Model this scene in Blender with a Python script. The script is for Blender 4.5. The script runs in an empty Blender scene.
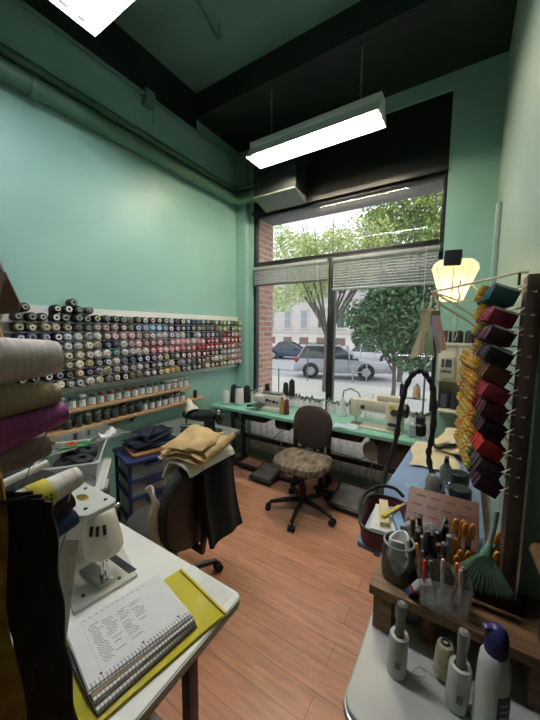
import bpy, bmesh, math, random
from mathutils import Vector, Matrix, Euler
random.seed(7)
PI = math.pi
scn = bpy.context.scene
col = scn.collection
V = Vector

# ------------------------------------------------------------------ materials
def lin(c):
    out = []
    for v in c:
        v = v / 255.0
        out.append(v / 12.92 if v <= 0.04045 else ((v + 0.055) / 1.055) ** 2.4)
    return tuple(out)

_mats = {}
def mat(name, rgb=(200, 200, 200), rough=0.5, metal=0.0, var=0.12, scale=12.0, bump=0.0, bscale=None,
        stretch=(1, 1, 1), spec=0.5, rgb2=None, objcol=False):
    """Principled material with a procedural noise breaking up the colour."""
    if name in _mats: return _mats[name]
    m = bpy.data.materials.new(name); m.use_nodes = True
    nt = m.node_tree; b = nt.nodes['Principled BSDF']
    b.inputs['Roughness'].default_value = rough
    b.inputs['Metallic'].default_value = metal
    b.inputs['Specular IOR Level'].default_value = spec
    tc = nt.nodes.new('ShaderNodeTexCoord'); mp = nt.nodes.new('ShaderNodeMapping')
    mp.inputs['Scale'].default_value = stretch
    nt.links.new(tc.outputs['Object'], mp.inputs['Vector'])
    nz = nt.nodes.new('ShaderNodeTexNoise'); nz.inputs['Scale'].default_value = scale; nz.inputs['Detail'].default_value = 4
    nt.links.new(mp.outputs['Vector'], nz.inputs['Vector'])
    mx = nt.nodes.new('ShaderNodeMix'); mx.data_type = 'RGBA'
    rp = nt.nodes.new('ShaderNodeMapRange'); rp.inputs['From Min'].default_value = .3; rp.inputs['From Max'].default_value = .7
    nt.links.new(nz.outputs['Fac'], rp.inputs['Value']); nt.links.new(rp.outputs['Result'], mx.inputs['Factor'])
    if objcol:
        oi = nt.nodes.new('ShaderNodeObjectInfo')
        dk = nt.nodes.new('ShaderNodeMix'); dk.data_type = 'RGBA'; dk.blend_type = 'MULTIPLY'
        dk.inputs['Factor'].default_value = 1; dk.inputs['B'].default_value = (1 - var, 1 - var, 1 - var, 1)
        nt.links.new(oi.outputs['Color'], dk.inputs['A'])
        nt.links.new(dk.outputs['Result'], mx.inputs['A']); nt.links.new(oi.outputs['Color'], mx.inputs['B'])
    else:
        l = lin(rgb); l2 = lin(rgb2) if rgb2 else tuple(min(1, v * (1 + var)) for v in l)
        l1 = l if rgb2 else tuple(v * (1 - var) for v in l)
        mx.inputs['A'].default_value = (*l1, 1); mx.inputs['B'].default_value = (*l2, 1)
    nt.links.new(mx.outputs['Result'], b.inputs['Base Color'])
    if bump:
        n2 = nt.nodes.new('ShaderNodeTexNoise'); n2.inputs['Scale'].default_value = bscale or scale * 3
        nt.links.new(mp.outputs['Vector'], n2.inputs['Vector'])
        bp = nt.nodes.new('ShaderNodeBump'); bp.inputs['Strength'].default_value = bump; bp.inputs['Distance'].default_value = .01
        nt.links.new(n2.outputs['Fac'], bp.inputs['Height']); nt.links.new(bp.outputs['Normal'], b.inputs['Normal'])
    _mats[name] = m
    return m

def emit(name, rgb, strength):
    if name in _mats: return _mats[name]
    m = bpy.data.materials.new(name); m.use_nodes = True
    b = m.node_tree.nodes['Principled BSDF']
    b.inputs['Base Color'].default_value = (.9, .9, .9, 1)
    b.inputs['Emission Color'].default_value = (*lin(rgb), 1); b.inputs['Emission Strength'].default_value = strength
    _mats[name] = m; return m

def clear(name, rgb=(255, 255, 255), opacity=0.1, rough=0.05, gloss=0.5, noise=None):
    """see-through sheet material: transparent mixed with a coloured glossy surface by a Fresnel term"""
    if name in _mats: return _mats[name]
    m = bpy.data.materials.new(name); m.use_nodes = True
    nt = m.node_tree; nt.nodes.clear(); N = nt.nodes.new; L = nt.links.new
    out = N('ShaderNodeOutputMaterial')
    tr = N('ShaderNodeBsdfTransparent'); pr = N('ShaderNodeBsdfPrincipled')
    pr.inputs['Base Color'].default_value = (*lin(rgb), 1); pr.inputs['Roughness'].default_value = rough
    mx = N('ShaderNodeMixShader'); mx.inputs['Fac'].default_value = opacity
    L(tr.outputs[0], mx.inputs[1]); L(pr.outputs[0], mx.inputs[2])
    if noise:
        tc = N('ShaderNodeTexCoord'); vo = N('ShaderNodeTexVoronoi'); vo.inputs['Scale'].default_value = noise
        L(tc.outputs['Object'], vo.inputs['Vector'])
        r = N('ShaderNodeMapRange'); r.inputs['From Min'].default_value = .15; r.inputs['From Max'].default_value = .6
        r.inputs['To Min'].default_value = max(0, opacity - .35); r.inputs['To Max'].default_value = min(1, opacity + .3)
        L(vo.outputs['Distance'], r.inputs['Value']); L(r.outputs['Result'], mx.inputs['Fac'])
    gl = N('ShaderNodeBsdfGlossy'); gl.inputs['Roughness'].default_value = rough
    fr = N('ShaderNodeFresnel'); fr.inputs['IOR'].default_value = 1.45
    mu = N('ShaderNodeMath'); mu.operation = 'MULTIPLY'; mu.inputs[1].default_value = gloss
    L(fr.outputs[0], mu.inputs[0])
    m2 = N('ShaderNodeMixShader'); L(mu.outputs[0], m2.inputs['Fac']); L(mx.outputs[0], m2.inputs[1]); L(gl.outputs[0], m2.inputs[2])
    L(m2.outputs[0], out.inputs['Surface'])
    _mats[name] = m; return m

def brickmat(name, c1, c2, mortar, bw, rh, ms, rough=.6, axes='XY', grain=None, bias=0.0, bump=.3, off=.5):
    if name in _mats: return _mats[name]
    m = bpy.data.materials.new(name); m.use_nodes = True
    nt = m.node_tree; b = nt.nodes['Principled BSDF']; N = nt.nodes.new; L = nt.links.new
    b.inputs['Roughness'].default_value = rough
    tc = N('ShaderNodeTexCoord'); sp = N('ShaderNodeSeparateXYZ'); cb = N('ShaderNodeCombineXYZ')
    L(tc.outputs['Object'], sp.inputs[0]); L(sp.outputs[axes[0]], cb.inputs['X']); L(sp.outputs[axes[1]], cb.inputs['Y'])
    br = N('ShaderNodeTexBrick'); br.offset = off
    br.inputs['Scale'].default_value = 1; br.inputs['Brick Width'].default_value = bw; br.inputs['Row Height'].default_value = rh
    br.inputs['Mortar Size'].default_value = ms; br.inputs['Bias'].default_value = bias
    br.inputs['Color1'].default_value = (*lin(c1), 1); br.inputs['Color2'].default_value = (*lin(c2), 1); br.inputs['Mortar'].default_value = (*lin(mortar), 1)
    L(cb.outputs[0], br.inputs['Vector'])
    src = br.outputs['Color']
    if grain:
        mp = N('ShaderNodeMapping'); mp.inputs['Scale'].default_value = grain
        L(tc.outputs['Object'], mp.inputs['Vector'])
        nz = N('ShaderNodeTexNoise'); nz.inputs['Scale'].default_value = 3; nz.inputs['Detail'].default_value = 6; nz.inputs['Distortion'].default_value = .8
        L(mp.outputs[0], nz.inputs['Vector'])
        rg = N('ShaderNodeMapRange'); rg.inputs['From Min'].default_value = .3; rg.inputs['From Max'].default_value = .7
        rg.inputs['To Min'].default_value = .78; rg.inputs['To Max'].default_value = 1.18
        L(nz.outputs['Fac'], rg.inputs['Value'])
        mu = N('ShaderNodeMix'); mu.data_type = 'RGBA'; mu.blend_type = 'MULTIPLY'; mu.inputs['Factor'].default_value = 1
        L(src, mu.inputs['A']); L(rg.outputs[0], mu.inputs['B']); src = mu.outputs['Result']
    L(src, b.inputs['Base Color'])
    bp = N('ShaderNodeBump'); bp.inputs['Strength'].default_value = bump; bp.inputs['Distance'].default_value = .003; bp.invert = True
    L(br.outputs['Fac'], bp.inputs['Height']); L(bp.outputs[0], b.inputs['Normal'])
    _mats[name] = m; return m

# ------------------------------------------------------------------ mesh builder
class MB:
    def __init__(s): s.v = []; s.f = []
    def add(s, vs, fs, M=None):
        o = len(s.v)
        s.v += [tuple(M @ V(p)) if M is not None else tuple(p) for p in vs]
        s.f += [tuple(i + o for i in f) for f in fs]
        return s
    def box(s, x0, x1, y0, y1, z0, z1, M=None):
        vs = [(x, y, z) for z in (z0, z1) for y in (y0, y1) for x in (x0, x1)]
        return s.add(vs, [(0, 2, 3, 1), (4, 5, 7, 6), (0, 1, 5, 4), (2, 6, 7, 3), (0, 4, 6, 2), (1, 3, 7, 5)], M)
    def cbox(s, c, d, R=None):
        M = Matrix.Translation(c) @ (R.to_4x4() if R is not None else Matrix.Identity(4))
        return s.box(-d[0] / 2, d[0] / 2, -d[1] / 2, d[1] / 2, -d[2] / 2, d[2] / 2, M)
    def lathe(s, prof, n=20, M=None, cap=True):
        vs = []; fs = []; k = len(prof)
        for r, z in prof:
            for i in range(n):
                a = 2 * PI * i / n; vs.append((r * math.cos(a), r * math.sin(a), z))
        for j in range(k - 1):
            for i in range(n):
                i2 = (i + 1) % n; fs.append((j * n + i, j * n + i2, (j + 1) * n + i2, (j + 1) * n + i))
        if cap:
            fs.append(tuple(range(n - 1, -1, -1))); fs.append(tuple((k - 1) * n + i for i in range(n)))
        return s.add(vs, fs, M)
    def cyl(s, p0, p1, r0, r1=None, n=14):
        p0 = V(p0); p1 = V(p1); d = p1 - p0
        M = Matrix.Translation(p0) @ d.to_track_quat('Z', 'Y').to_matrix().to_4x4()
        return s.lathe([(r0, 0), (r0 if r1 is None else r1, d.length)], n, M)
    def along(s, p0, p1, prof, n=18):
        """lathe profile (r, t) swept from p0 to p1, t in metres from p0"""
        p0 = V(p0); d = V(p1) - p0
        M = Matrix.Translation(p0) @ d.to_track_quat('Z', 'Y').to_matrix().to_4x4()
        return s.lathe(prof, n, M)
    def tube(s, pts, r, n=8, closed=False):
        pts = [V(p) for p in pts]; k = len(pts); vs = []; fs = []
        rr = r if isinstance(r, (list, tuple)) else [r] * k
        up = None
        for i, p in enumerate(pts):
            if closed: t = (pts[(i + 1) % k] - pts[i - 1])
            else: t = (pts[min(i + 1, k - 1)] - pts[max(i - 1, 0)])
            t.normalize()
            if up is None: up = V((0, 0, 1)) if abs(t.z) < .9 else V((1, 0, 0))
            a = t.cross(up)
            if a.length < 1e-6: a = t.orthogonal()
            a.normalize(); up = a.cross(t).normalized()
            for j in range(n):
                q = 2 * PI * j / n; vs.append(p + a * math.cos(q) * rr[i] + up * math.sin(q) * rr[i])
        for i in range(k if closed else k - 1):
            for j in range(n):
                j2 = (j + 1) % n; i2 = (i + 1) % k
                fs.append((i * n + j, i * n + j2, i2 * n + j2, i2 * n + j))
        if not closed:
            fs.append(tuple(range(n - 1, -1, -1))); fs.append(tuple((k - 1) * n + j for j in range(n)))
        return s.add(vs, fs)
    def prism(s, poly, z0, z1, M=None):
        n = len(poly)
        vs = [(x, y, z0) for x, y in poly] + [(x, y, z1) for x, y in poly]
        fs = [tuple(range(n - 1, -1, -1)), tuple(range(n, 2 * n))] + [(i, (i + 1) % n, n + (i + 1) % n, n + i) for i in range(n)]
        return s.add(vs, fs, M)
    def ell(s, c, r, n=16, m=10, M=None):
        prof = []
        T = Matrix.Translation(c) @ Matrix.Diagonal((r[0], r[1], r[2], 1))
        for j in range(m + 1):
            a = -PI / 2 + PI * j / m; prof.append((max(1e-4, math.cos(a)), math.sin(a)))
        return s.lathe(prof, n, (M @ T) if M is not None else T)
    def sheet(s, fn, nu, nv, th=.004, closed_u=False):
        """thick surface from fn(u,v) -> point"""
        P = [[V(fn(i / nu, j / nv)) for j in range(nv + 1)] for i in range(nu + 1)]
        vs = []; fs = []
        for sgn in (1, -1):
            for i in range(nu + 1):
                for j in range(nv + 1):
                    a = P[min(i + 1, nu)][j] - P[max(i - 1, 0)][j]; b = P[i][min(j + 1, nv)] - P[i][max(j - 1, 0)]
                    nn = a.cross(b)
                    nn = nn.normalized() if nn.length > 1e-9 else V((0, 0, 1))
                    vs.append(P[i][j] + nn * th / 2 * sgn)
        w = nv + 1; o = (nu + 1) * w
        for i in range(nu):
            for j in range(nv):
                q = (i * w + j, (i + 1) * w + j, (i + 1) * w + j + 1, i * w + j + 1)
                fs.append(q); fs.append(tuple(o + k for k in reversed(q)))
        for i in range(nu):
            fs.append((i * w, o + i * w, o + (i + 1) * w, (i + 1) * w))
            fs.append((i * w + nv, (i + 1) * w + nv, o + (i + 1) * w + nv, o + i * w + nv))
        for j in range(nv):
            fs.append((j, j + 1, o + j + 1, o + j))
            fs.append((nu * w + j, o + nu * w + j, o + nu * w + j + 1, nu * w + j + 1))
        return s.add(vs, fs)
    def mesh(s, name, m, smooth=True, bevel=0.0, ang=40):
        me = bpy.data.meshes.new(name); me.from_pydata(s.v, [], s.f)
        bm = bmesh.new(); bm.from_mesh(me)
        bmesh.ops.recalc_face_normals(bm, faces=bm.faces)
        if bevel:
            ed = [e for e in bm.edges if len(e.link_faces) == 2 and e.calc_face_angle(0) > math.radians(50)]
            bmesh.ops.bevel(bm, geom=ed, offset=bevel, segments=2, affect='EDGES', profile=.5, clamp_overlap=True)
        bm.to_mesh(me); bm.free()
        if smooth:
            me.polygons.foreach_set('use_smooth', [True] * len(me.polygons))
            me.set_sharp_from_angle(angle=math.radians(ang))
        me.materials.append(m); me.update()
        return me

def rrect(x0, x1, y0, y1, r, n=5):
    out = []
    for cx, cy, a0 in ((x1 - r, y1 - r, 0), (x0 + r, y1 - r, 90), (x0 + r, y0 + r, 180), (x1 - r, y0 + r, 270)):
        for i in range(n + 1):
            a = math.radians(a0 + 90 * i / n); out.append((cx + r * math.cos(a), cy + r * math.sin(a)))
    return out

_labels = {}
def settag(o, label, cat, group=None):
    o['label'] = label; o['category'] = cat
    if group: o['group'] = group
    assert 4 <= len(label.replace(',', ' ').split()) <= 16, label
    _labels.setdefault(label, []).append(o.name)
def thing(name, label, cat, loc=(0, 0, 0), rz=0.0, group=None, rot=None):
    o = bpy.data.objects.new(name, None); col.objects.link(o); o.empty_display_size = .05
    o.location = loc; o.rotation_euler = rot if rot else (0, 0, rz)
    settag(o, label, cat, group); return o
def obj(name, mb, m, parent=None, **k):
    me = mb if isinstance(mb, bpy.types.Mesh) else mb.mesh(name, m, **k)
    o = bpy.data.objects.new(name, me); col.objects.link(o)
    if parent: o.parent = parent
    return o
def solo(name, mb, m, label, cat, group=None, loc=None, rz=0, **k):
    o = obj(name, mb, m, None, **k)
    if loc: o.location = loc
    o.rotation_euler = (0, 0, rz)
    settag(o, label, cat, group); return o
def struct(name, mb, m, parent=None, **k):
    o = obj(name, mb, m, parent, **k)
    if not parent: o['kind'] = 'structure'
    return o
def dup(root, loc, label, rot=None, group=None, color=None):
    r = root.copy(); col.objects.link(r); r.location = loc
    if rot: r.rotation_euler = rot
    if 'group' in r and not group: del r['group']
    settag(r, label, root['category'], group)
    if color: r.color = color
    for ch in root.children:
        c = ch.copy(); col.objects.link(c); c.parent = r
        if color and not c.get('fixedcol'): c.color = color
        for g in ch.children:
            d = g.copy(); col.objects.link(d); d.parent = c
            if color: d.color = color
    return r
ORD = ('first second third fourth fifth sixth seventh eighth ninth tenth eleventh twelfth thirteenth fourteenth fifteenth sixteenth '
       'seventeenth eighteenth nineteenth twentieth').split()
def ordw(i):
    if i < 20: return ORD[i]
    tens = {2: 'twenty', 3: 'thirty', 4: 'forty'}[(i + 1) // 10]; u = (i + 1) % 10
    return {2: 'twentieth', 3: 'thirtieth', 4: 'fortieth'}[(i + 1) // 10] if u == 0 else tens + '-' + ORD[u - 1]
def oc(rgb): return (*lin(rgb), 1)

# ------------------------------------------------------------------ camera
f, yaw, pitch, roll = 305.484, 0.56595464, 0.101454071, 0.008218153
cy, sy = math.cos(yaw), math.sin(yaw)
fw = V((-sy * math.cos(pitch), cy * math.cos(pitch), -math.sin(pitch)))
r0 = V((cy, sy, 0)); u0 = r0.cross(fw)
rr = r0 * math.cos(roll) + u0 * math.sin(roll); uu = u0 * math.cos(roll) - r0 * math.sin(roll)
cam = bpy.data.cameras.new('camera'); cam.sensor_fit = 'HORIZONTAL'; cam.sensor_width = 36; cam.lens = 36 * f / 540; cam.clip_start = .02
co = bpy.data.objects.new('camera', cam); col.objects.link(co)
co.matrix_world = Matrix(((rr.x, uu.x, -fw.x, 0), (rr.y, uu.y, -fw.y, 0), (rr.z, uu.z, -fw.z, 1.6), (0, 0, 0, 1)))
scn.camera = co
scn.view_settings.view_transform = 'Standard'; scn.view_settings.look = 'None'; scn.view_settings.gamma = 1
scn.view_settings.exposure = 0.27
scn.cycles.max_bounces = 8; scn.cycles.transparent_max_bounces = 24; scn.cycles.sample_clamp_indirect = 6

# ------------------------------------------------------------------ common materials
G_WALL = mat('green_wall_paint', (147, 191, 178), rough=.4, var=.05, scale=2.5, bump=.08, bscale=60)
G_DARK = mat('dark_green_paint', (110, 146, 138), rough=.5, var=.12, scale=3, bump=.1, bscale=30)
G_BLACK = mat('black_green_paint', (27, 36, 32), rough=.5, var=.2, scale=4)
G_PIPE = mat('green_pipe_paint', (74, 112, 90), rough=.45, var=.12, scale=6)
BLACK = mat('black_plastic', (22, 22, 23), rough=.45, var=.2)
BLKMET = mat('black_painted_steel', (34, 36, 38), rough=.42, var=.25, scale=20)
FRAME = mat('window_frame_black', (26, 28, 28), rough=.4, var=.15)
WHITE = mat('white_plastic', (226, 226, 222), rough=.45, var=.05)
CREAM = mat('cream_enamel', (220, 212, 192), rough=.35, var=.05, scale=5)
LAMINATE = mat('white_laminate', (238, 238, 232), rough=.35, var=.04, scale=4)
STEEL = mat('brushed_steel', (170, 172, 172), rough=.3, metal=1, var=.1, scale=30)
CHROME = mat('chrome', (200, 200, 200), rough=.15, metal=1, var=.03)
WIREW = mat('cream_coated_wire', (222, 212, 184), rough=.4, var=.05)
WOOD = mat('shelf_wood', (190, 150, 108), rough=.55, var=.15, scale=6, stretch=(14, 1.2, 14))
WOODD = mat('dark_wood', (74, 52, 36), rough=.55, var=.3, scale=5, stretch=(10, 2, 2))
WOODM = mat('worn_wood', (126, 92, 60), rough=.6, var=.3, scale=6, stretch=(2, 12, 12))
GLASS = clear('window_glass', opacity=.015, rough=.01, gloss=.5)
JARGL = clear('jar_glass', (200, 208, 200), opacity=.09, rough=.05, gloss=.9)
PLASTIC_C = clear('clear_plastic', (222, 228, 226), opacity=.5, rough=.2, gloss=.8)
PAPER = mat('white_paper', (232, 232, 230), rough=.8, var=.03)
RUBBER = mat('black_rubber', (18, 18, 18), rough=.7, var=.2)
CONETHREAD = mat('wound_cone_thread', rough=.7, objcol=True, var=.3, scale=2.2, stretch=(3, 90, 9), bump=.12, bscale=3)
THREAD = mat('wound_thread', rough=.75, objcol=True, var=.28, scale=60, stretch=(1, 1, 1), bump=.25, bscale=160)
OBJC = mat('tinted_plastic', rough=.5, objcol=True, var=.12, scale=30)
CLOTHC = mat('tinted_cloth', rough=.9, objcol=True, var=.25, scale=40, bump=.3, bscale=300)

# ------------------------------------------------------------------ room shell
XL, YF, XR, ZC = -2.4, 3.06, .15, 3.9
FLOORM = brickmat('laminate_planks', (206, 146, 114), (218, 160, 128), (150, 98, 74), 1.25, .125, .0016, rough=.28, grain=(1.6, 16, 1), bump=.12, off=.37)
struct('floor', MB().box(XL - .1, 1.2, -2.0, 3.2, -.06, 0), FLOORM)
struct('wall_left', MB().box(XL - .1, XL, -2.0, 3.2, 0, ZC), G_WALL)
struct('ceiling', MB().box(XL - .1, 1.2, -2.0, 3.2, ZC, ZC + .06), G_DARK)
struct('trim_1', MB().box(XL, XL + .02, -1.9, 2.35, 3.555, ZC), G_BLACK)            # dark band at the top of the wall
struct('trim_2', MB().box(XL, 1.1, 2.35, 3.2, 3.68, ZC), G_BLACK)                    # ceiling beam over the window
wf = MB().box(XL, -2.2, YF, YF + .14, 0, 3.68).box(-.2, XR + .1, YF, YF + .14, 0, 3.68).box(-2.2, -.2, YF, YF + .14, 3.555, 3.68).box(-2.2, -.2, YF, YF + .14, 0, .3)
struct('wall_front', wf, G_WALL)
struct('trim_3', MB().box(XL, -2.255, 2.99, YF, 0, 3.6), G_WALL)                     # corner column
struct('trim_4', MB().box(-2.2, -.2, YF + .03, YF + .1, 2.93, 3.555), mat('black_panel', (14, 15, 15), rough=.5, var=.2))
struct('trim_5', MB().box(-2.2, -.2, YF - .02, YF + .02, 2.925, 2.965), FRAME)
struct('wall_right', MB().box(XR, XR + .1, 1.03, YF, 0, ZC).box(XR, XR + .1, .3, 1.03, 1.74, ZC), mat('pale_green_wall_paint', (160, 182, 168), rough=.4, var=.04, scale=3, bump=.08, bscale=60))
struct('trim_6', MB().box(XR - .03, XR, 2.5, 2.56, 1.72, 2.42), mat('pale_green_wall_paint'), bevel=.01)
struct('wall_back', MB().box(XL - .1, 1.2, -2.1, -2.0, 0, ZC), G_WALL)
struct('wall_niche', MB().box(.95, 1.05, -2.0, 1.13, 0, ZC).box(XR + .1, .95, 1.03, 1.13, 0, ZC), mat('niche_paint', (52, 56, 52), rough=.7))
struct('baseboard_left', MB().box(XL, XL + .015, -2, 2.99, 0, .1), G_WALL)

# windows: frame, pane
def window(n, x0, x1, z0, z1, fr=.036):
    y0, y1 = YF + .02, YF + .09
    mb = MB().box(x0, x0 + fr, y0, y1, z0, z1).box(x1 - fr, x1, y0, y1, z0, z1).box(x0 + fr, x1 - fr, y0, y1, z0, z0 + fr).box(x0 + fr, x1 - fr, y0, y1, z1 - fr, z1)
    w = obj('window_%d' % n, mb, FRAME, bevel=.003); w['kind'] = 'structure'
    obj('pane', MB().box(x0 + fr, x1 - fr, YF + .05, YF + .056, z0 + fr, z1 - fr), GLASS, w, smooth=False)
window(1, -2.2, -.2, 2.35, 2.93)
window(2, -2.2, -1.205, .3, 2.35)
window(3, -1.205, -.2, .3, 2.35)

# pipes, conduit and boxed duct
p = thing('wall_pipe', 'thick green painted pipe along the left wall, turning at the corner column', 'pipe')
pts = [(-2.325, -1.95, 3.065), (-2.325, 2.8, 3.065)] + [(-2.325 + .1 * (1 - math.cos(a)), 2.8 + .1 * math.sin(a), 3.065) for a in (.4, .8, 1.2, PI / 2)] + [(-2.03, 2.9, 3.065)]
obj('pipe_run', MB().tube(pts, .058, 16), G_PIPE, p)
obj('end_cap', MB().cyl((-2.07, 2.9, 3.065), (-1.99, 2.9, 3.065), .068, n=16), G_PIPE, p, bevel=.006)
for y in (-.6, .9, 2.2):
    obj('collar', MB().cyl((-2.325, y, 3.065), (-2.325, y + .05, 3.065), .066, n=16), G_PIPE, p, bevel=.005)
p = thing('wall_pipe', 'slimmer green pipe running just above the thick pipe on left wall', 'pipe')
obj('pipe_run', MB().tube([(-2.35, -1.95, 3.185), (-2.35, 2.84, 3.185), (-2.33, 2.9, 3.185), (-2.05, 2.92, 3.185)], .034, 12), G_PIPE, p)
p = thing('conduit', 'thin dark conduit with a junction box high on the left wall', 'pipe')
obj('conduit_run', MB().tube([(-2.36, -1.95, 3.53), (-2.36, 2.95, 3.53)], .014, 8), G_DARK, p)
obj('junction_box', MB().box(-2.4, -2.33, 1.74, 1.83, 3.45, 3.57), G_DARK, p, bevel=.004)
obj('hanging_wire', MB().tube([(-2.34, 1.8, 3.45), (-2.335, 1.81, 3.38), (-2.34, 1.8, 3.3)], .004, 6), G_DARK, p)
obj('clamp', MB().box(-2.4, -2.335, 2.86, 2.92, 3.49, 3.56), G_DARK, p, bevel=.003)
p = thing('duct_hood', 'dark boxed duct with a grey sloping underside above the window', 'duct')
obj('housing', MB().prism([(-2.0, 2.8), (-1.5, 2.8), (-1.5, 3.088), (-2.0, 3.088)], 2.99, 3.42), G_BLACK, p, bevel=.004)
obj('underside', MB().add([(-2.0, 2.79, 2.985), (-1.5, 2.79, 2.985), (-1.5, 3.04, 2.92), (-2.0, 3.04, 2.92), (-2.0, 2.79, 3.0), (-1.5, 2.79, 3.0), (-1.5, 3.04, 3.0), (-2.0, 3.04, 3.0)],
    [(0, 1, 2, 3), (7, 6, 5, 4), (0, 4, 5, 1), (1, 5, 6, 2), (2, 6, 7, 3), (3, 7, 4, 0)]), mat('grey_metal_panel', (120, 126, 122), rough=.4, var=.08), p, smooth=False)
p = thing('ceiling_hook', 'small rusty hook and rod under the green ceiling near first light', 'hook')
obj('rod', MB().tube([(-1.70, 1.55, 3.885), (-1.81, 2.02, 3.885)], .012, 8), G_DARK, p)
obj('hook', MB().tube([(-1.72, 1.95, 3.9), (-1.72, 1.95, 3.82), (-1.7, 1.95, 3.79), (-1.68, 1.95, 3.81)], .01, 8), G_DARK, p)

# ------------------------------------------------------------------ fluorescent fixtures
TUBE_W = emit('tube_warm', (255, 238, 210), 82); TUBE_C = emit('tube_cool', (236, 240, 250), 75)
ENAMEL = mat('white_enamel_reflector', (240, 240, 236), rough=.4, var=.02)
def fixture(name, label, x0, x1, y, z, tm, chains):
    t = thing(name, label, 'light', ((x0 + x1) / 2, y, z), 0)
    h = (x1 - x0) / 2
    sec = [(-.115, -.07), (-.05, .03), (.05, .03), (.115, -.07)]
    vs = []; fs = []
    for x in (-h, h):
        for yy, zz in sec: vs.append((x, yy, zz))
        for yy, zz in reversed(sec): vs.append((x, yy * .97, zz + .006))
    n = 8
    fs = [tuple(range(n - 1, -1, -1)), tuple(range(n, 2 * n))] + [(i, (i + 1) % n, n + (i + 1) % n, n + i) for i in range(n)]
    obj('reflector', MB().add(vs, fs), ENAMEL, t, smooth=False)
    for s in (-1, 1):  # end plates added to keep tube light off the upper wall and pipes
        obj('end_light_stop', MB().add([(s * h, y_, z_) for y_, z_ in sec] + [(s * (h - .004), y_, z_) for y_, z_ in sec], [(3, 2, 1, 0), (4, 5, 6, 7), (0, 1, 5, 4), (1, 2, 6, 5), (2, 3, 7, 6), (3, 0, 4, 7)]), ENAMEL, t, smooth=False)
    obj('ballast_box', MB().box(-h, h, -.055, .055, .036, .085), ENAMEL, t, bevel=.004)
    for yy in (-.04, .04):
        b = obj('tube', MB().cyl((-h + .03, yy, -.02), (h - .03, yy, -.02), .016, n=16), tm, t)
        for s in (-1, 1):
            obj('socket', MB().box(s * (h - .015) - .012, s * (h - .015) + .012, yy - .018, yy + .018, -.045, .03), WHITE, b, bevel=.003)
    for cx in chains:
        pts = [(cx, .0, .085 + (ZC - z - .085) * k / 40) for k in range(41)]
        mb = MB()
        for k in range(int((ZC - z - .085) / .03)):
            a = Matrix.Translation((cx, 0, .1 + k * .03)) @ Matrix.Rotation(PI / 2 * (k % 2), 4, 'Z')
            ring = [a @ V((.007 * math.cos(q), 0, .017 * math.sin(q))) for q in [2 * PI * i / 8 for i in range(8)]]
            mb.tube(ring, .002, 5, closed=True)
        obj('chain', mb, G_DARK, t)
    return t
fixture('fluorescent_light', 'hanging fluorescent tube light in front of the shop window', -1.76, -.6, 2.45, 3.2, TUBE_W, (-.38, .41))
fixture('fluorescent_light', 'cool white fluorescent light cut off by top edge above left wall', -1.75, -.55, .885, 3.2, TUBE_C, (.4,))

# ------------------------------------------------------------------ blinds
SLAT = mat('blind_slat', (158, 166, 166), rough=.5, var=.04)
def blind(label, x0, x1, z1, z0, railm):
    t = thing('window_blind', label, 'blind', ((x0 + x1) / 2, YF - .03, z0))
    w = (x1 - x0) / 2; H = z1 - z0
    obj('head_rail', MB().box(-w, w, -.02, .02, H - .035, H), SLAT, t, bevel=.003)
    mb = MB(); n = int((H - .05) / .0265)
    for k in range(n):
        z = .03 + k * .0265
        mb.cbox((0, 0, z), (2 * w - .01, .032, .0014), Matrix.Rotation(math.radians(50), 3, 'X'))
    o = obj('slats', mb, SLAT, t, smooth=False)
    obj('bottom_rail', MB().box(-w, w, -.015, .015, 0, .02), railm, t, bevel=.003)
    for x in (-w * .7, 0, w * .7):
        obj('ladder_cord', MB().tube([(x, -.016, 0), (x, -.016, H)], .0018, 5), mat('cord_grey', (120, 120, 118), rough=.8), t)
    obj('pull_cord', MB().tube([(w - .1, -.02, H), (w - .1, -.02, -.35)], .002, 5), WHITE, t)
blind('shorter venetian blind with dark bottom rail over the left window', -2.165, -1.235, 2.318, 2.1, mat('rail_brown', (70, 66, 62)))
blind('longer white venetian blind over the right window', -1.175, -.225, 2.318, 1.995, SLAT)

# ------------------------------------------------------------------ lace curtains
LACE = clear('lace_net', (240, 238, 230), opacity=.68, rough=.9, gloss=.03, noise=30)
_n = LACE.node_tree
for _q in _n.nodes:
    if _q.type == 'MAP_RANGE': _q.inputs['To Min'].default_value = .58; _q.inputs['To Max'].default_value = .9
_n = LACE.node_tree; _m = [n for n in _n.nodes if n.type == 'MIX_SHADER']; _p = [n for n in _n.nodes if n.type == 'BSDF_PRINCIPLED'][0]
_t = _n.nodes.new('ShaderNodeBsdfTranslucent'); _t.inputs['Color'].default_value = (.97, .96, .93, 1)
_x = _n.nodes.new('ShaderNodeMixShader'); _x.inputs['Fac'].default_value = .6
_n.links.new(_p.outputs[0], _x.inputs[1]); _n.links.new(_t.outputs[0], _x.inputs[2]); _n.links.new(_x.outputs[0], _m[0].inputs[2])
TRIMG = mat('leafy_trim', (120, 124, 104), rough=.9, var=.5, scale=60)
for x0, x1, lab in ((-2.19, -1.22, 'white lace half curtain across the left window behind green table'), (-1.19, -.21, 'white lace half curtain across the right window behind cream machine')):
    t = thing('lace_curtain', lab, 'curtain', (x0, 3.0, .12))
    W = x1 - x0
    obj('lace_panel', MB().sheet(lambda u, v: (u * W, .014 * math.sin(u * 75) + .006 * math.sin(u * 31), .72 * v), 130, 6, .0015), LACE, t)
    obj('curtain_rod', MB().cyl((-.005, 0, .73), (W + .005, 0, .73), .008), STEEL, t)
    mb = MB()
    for k in range(46):
        x = W * (k + .5) / 46
        mb.ell((x, -.012 + random.uniform(-.01, .01), .73 + random.uniform(-.02, .025)), (.014, .012, random.uniform(.012, .024)), 7, 5)
    obj('scalloped_edge', mb, TRIMG, t)

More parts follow.
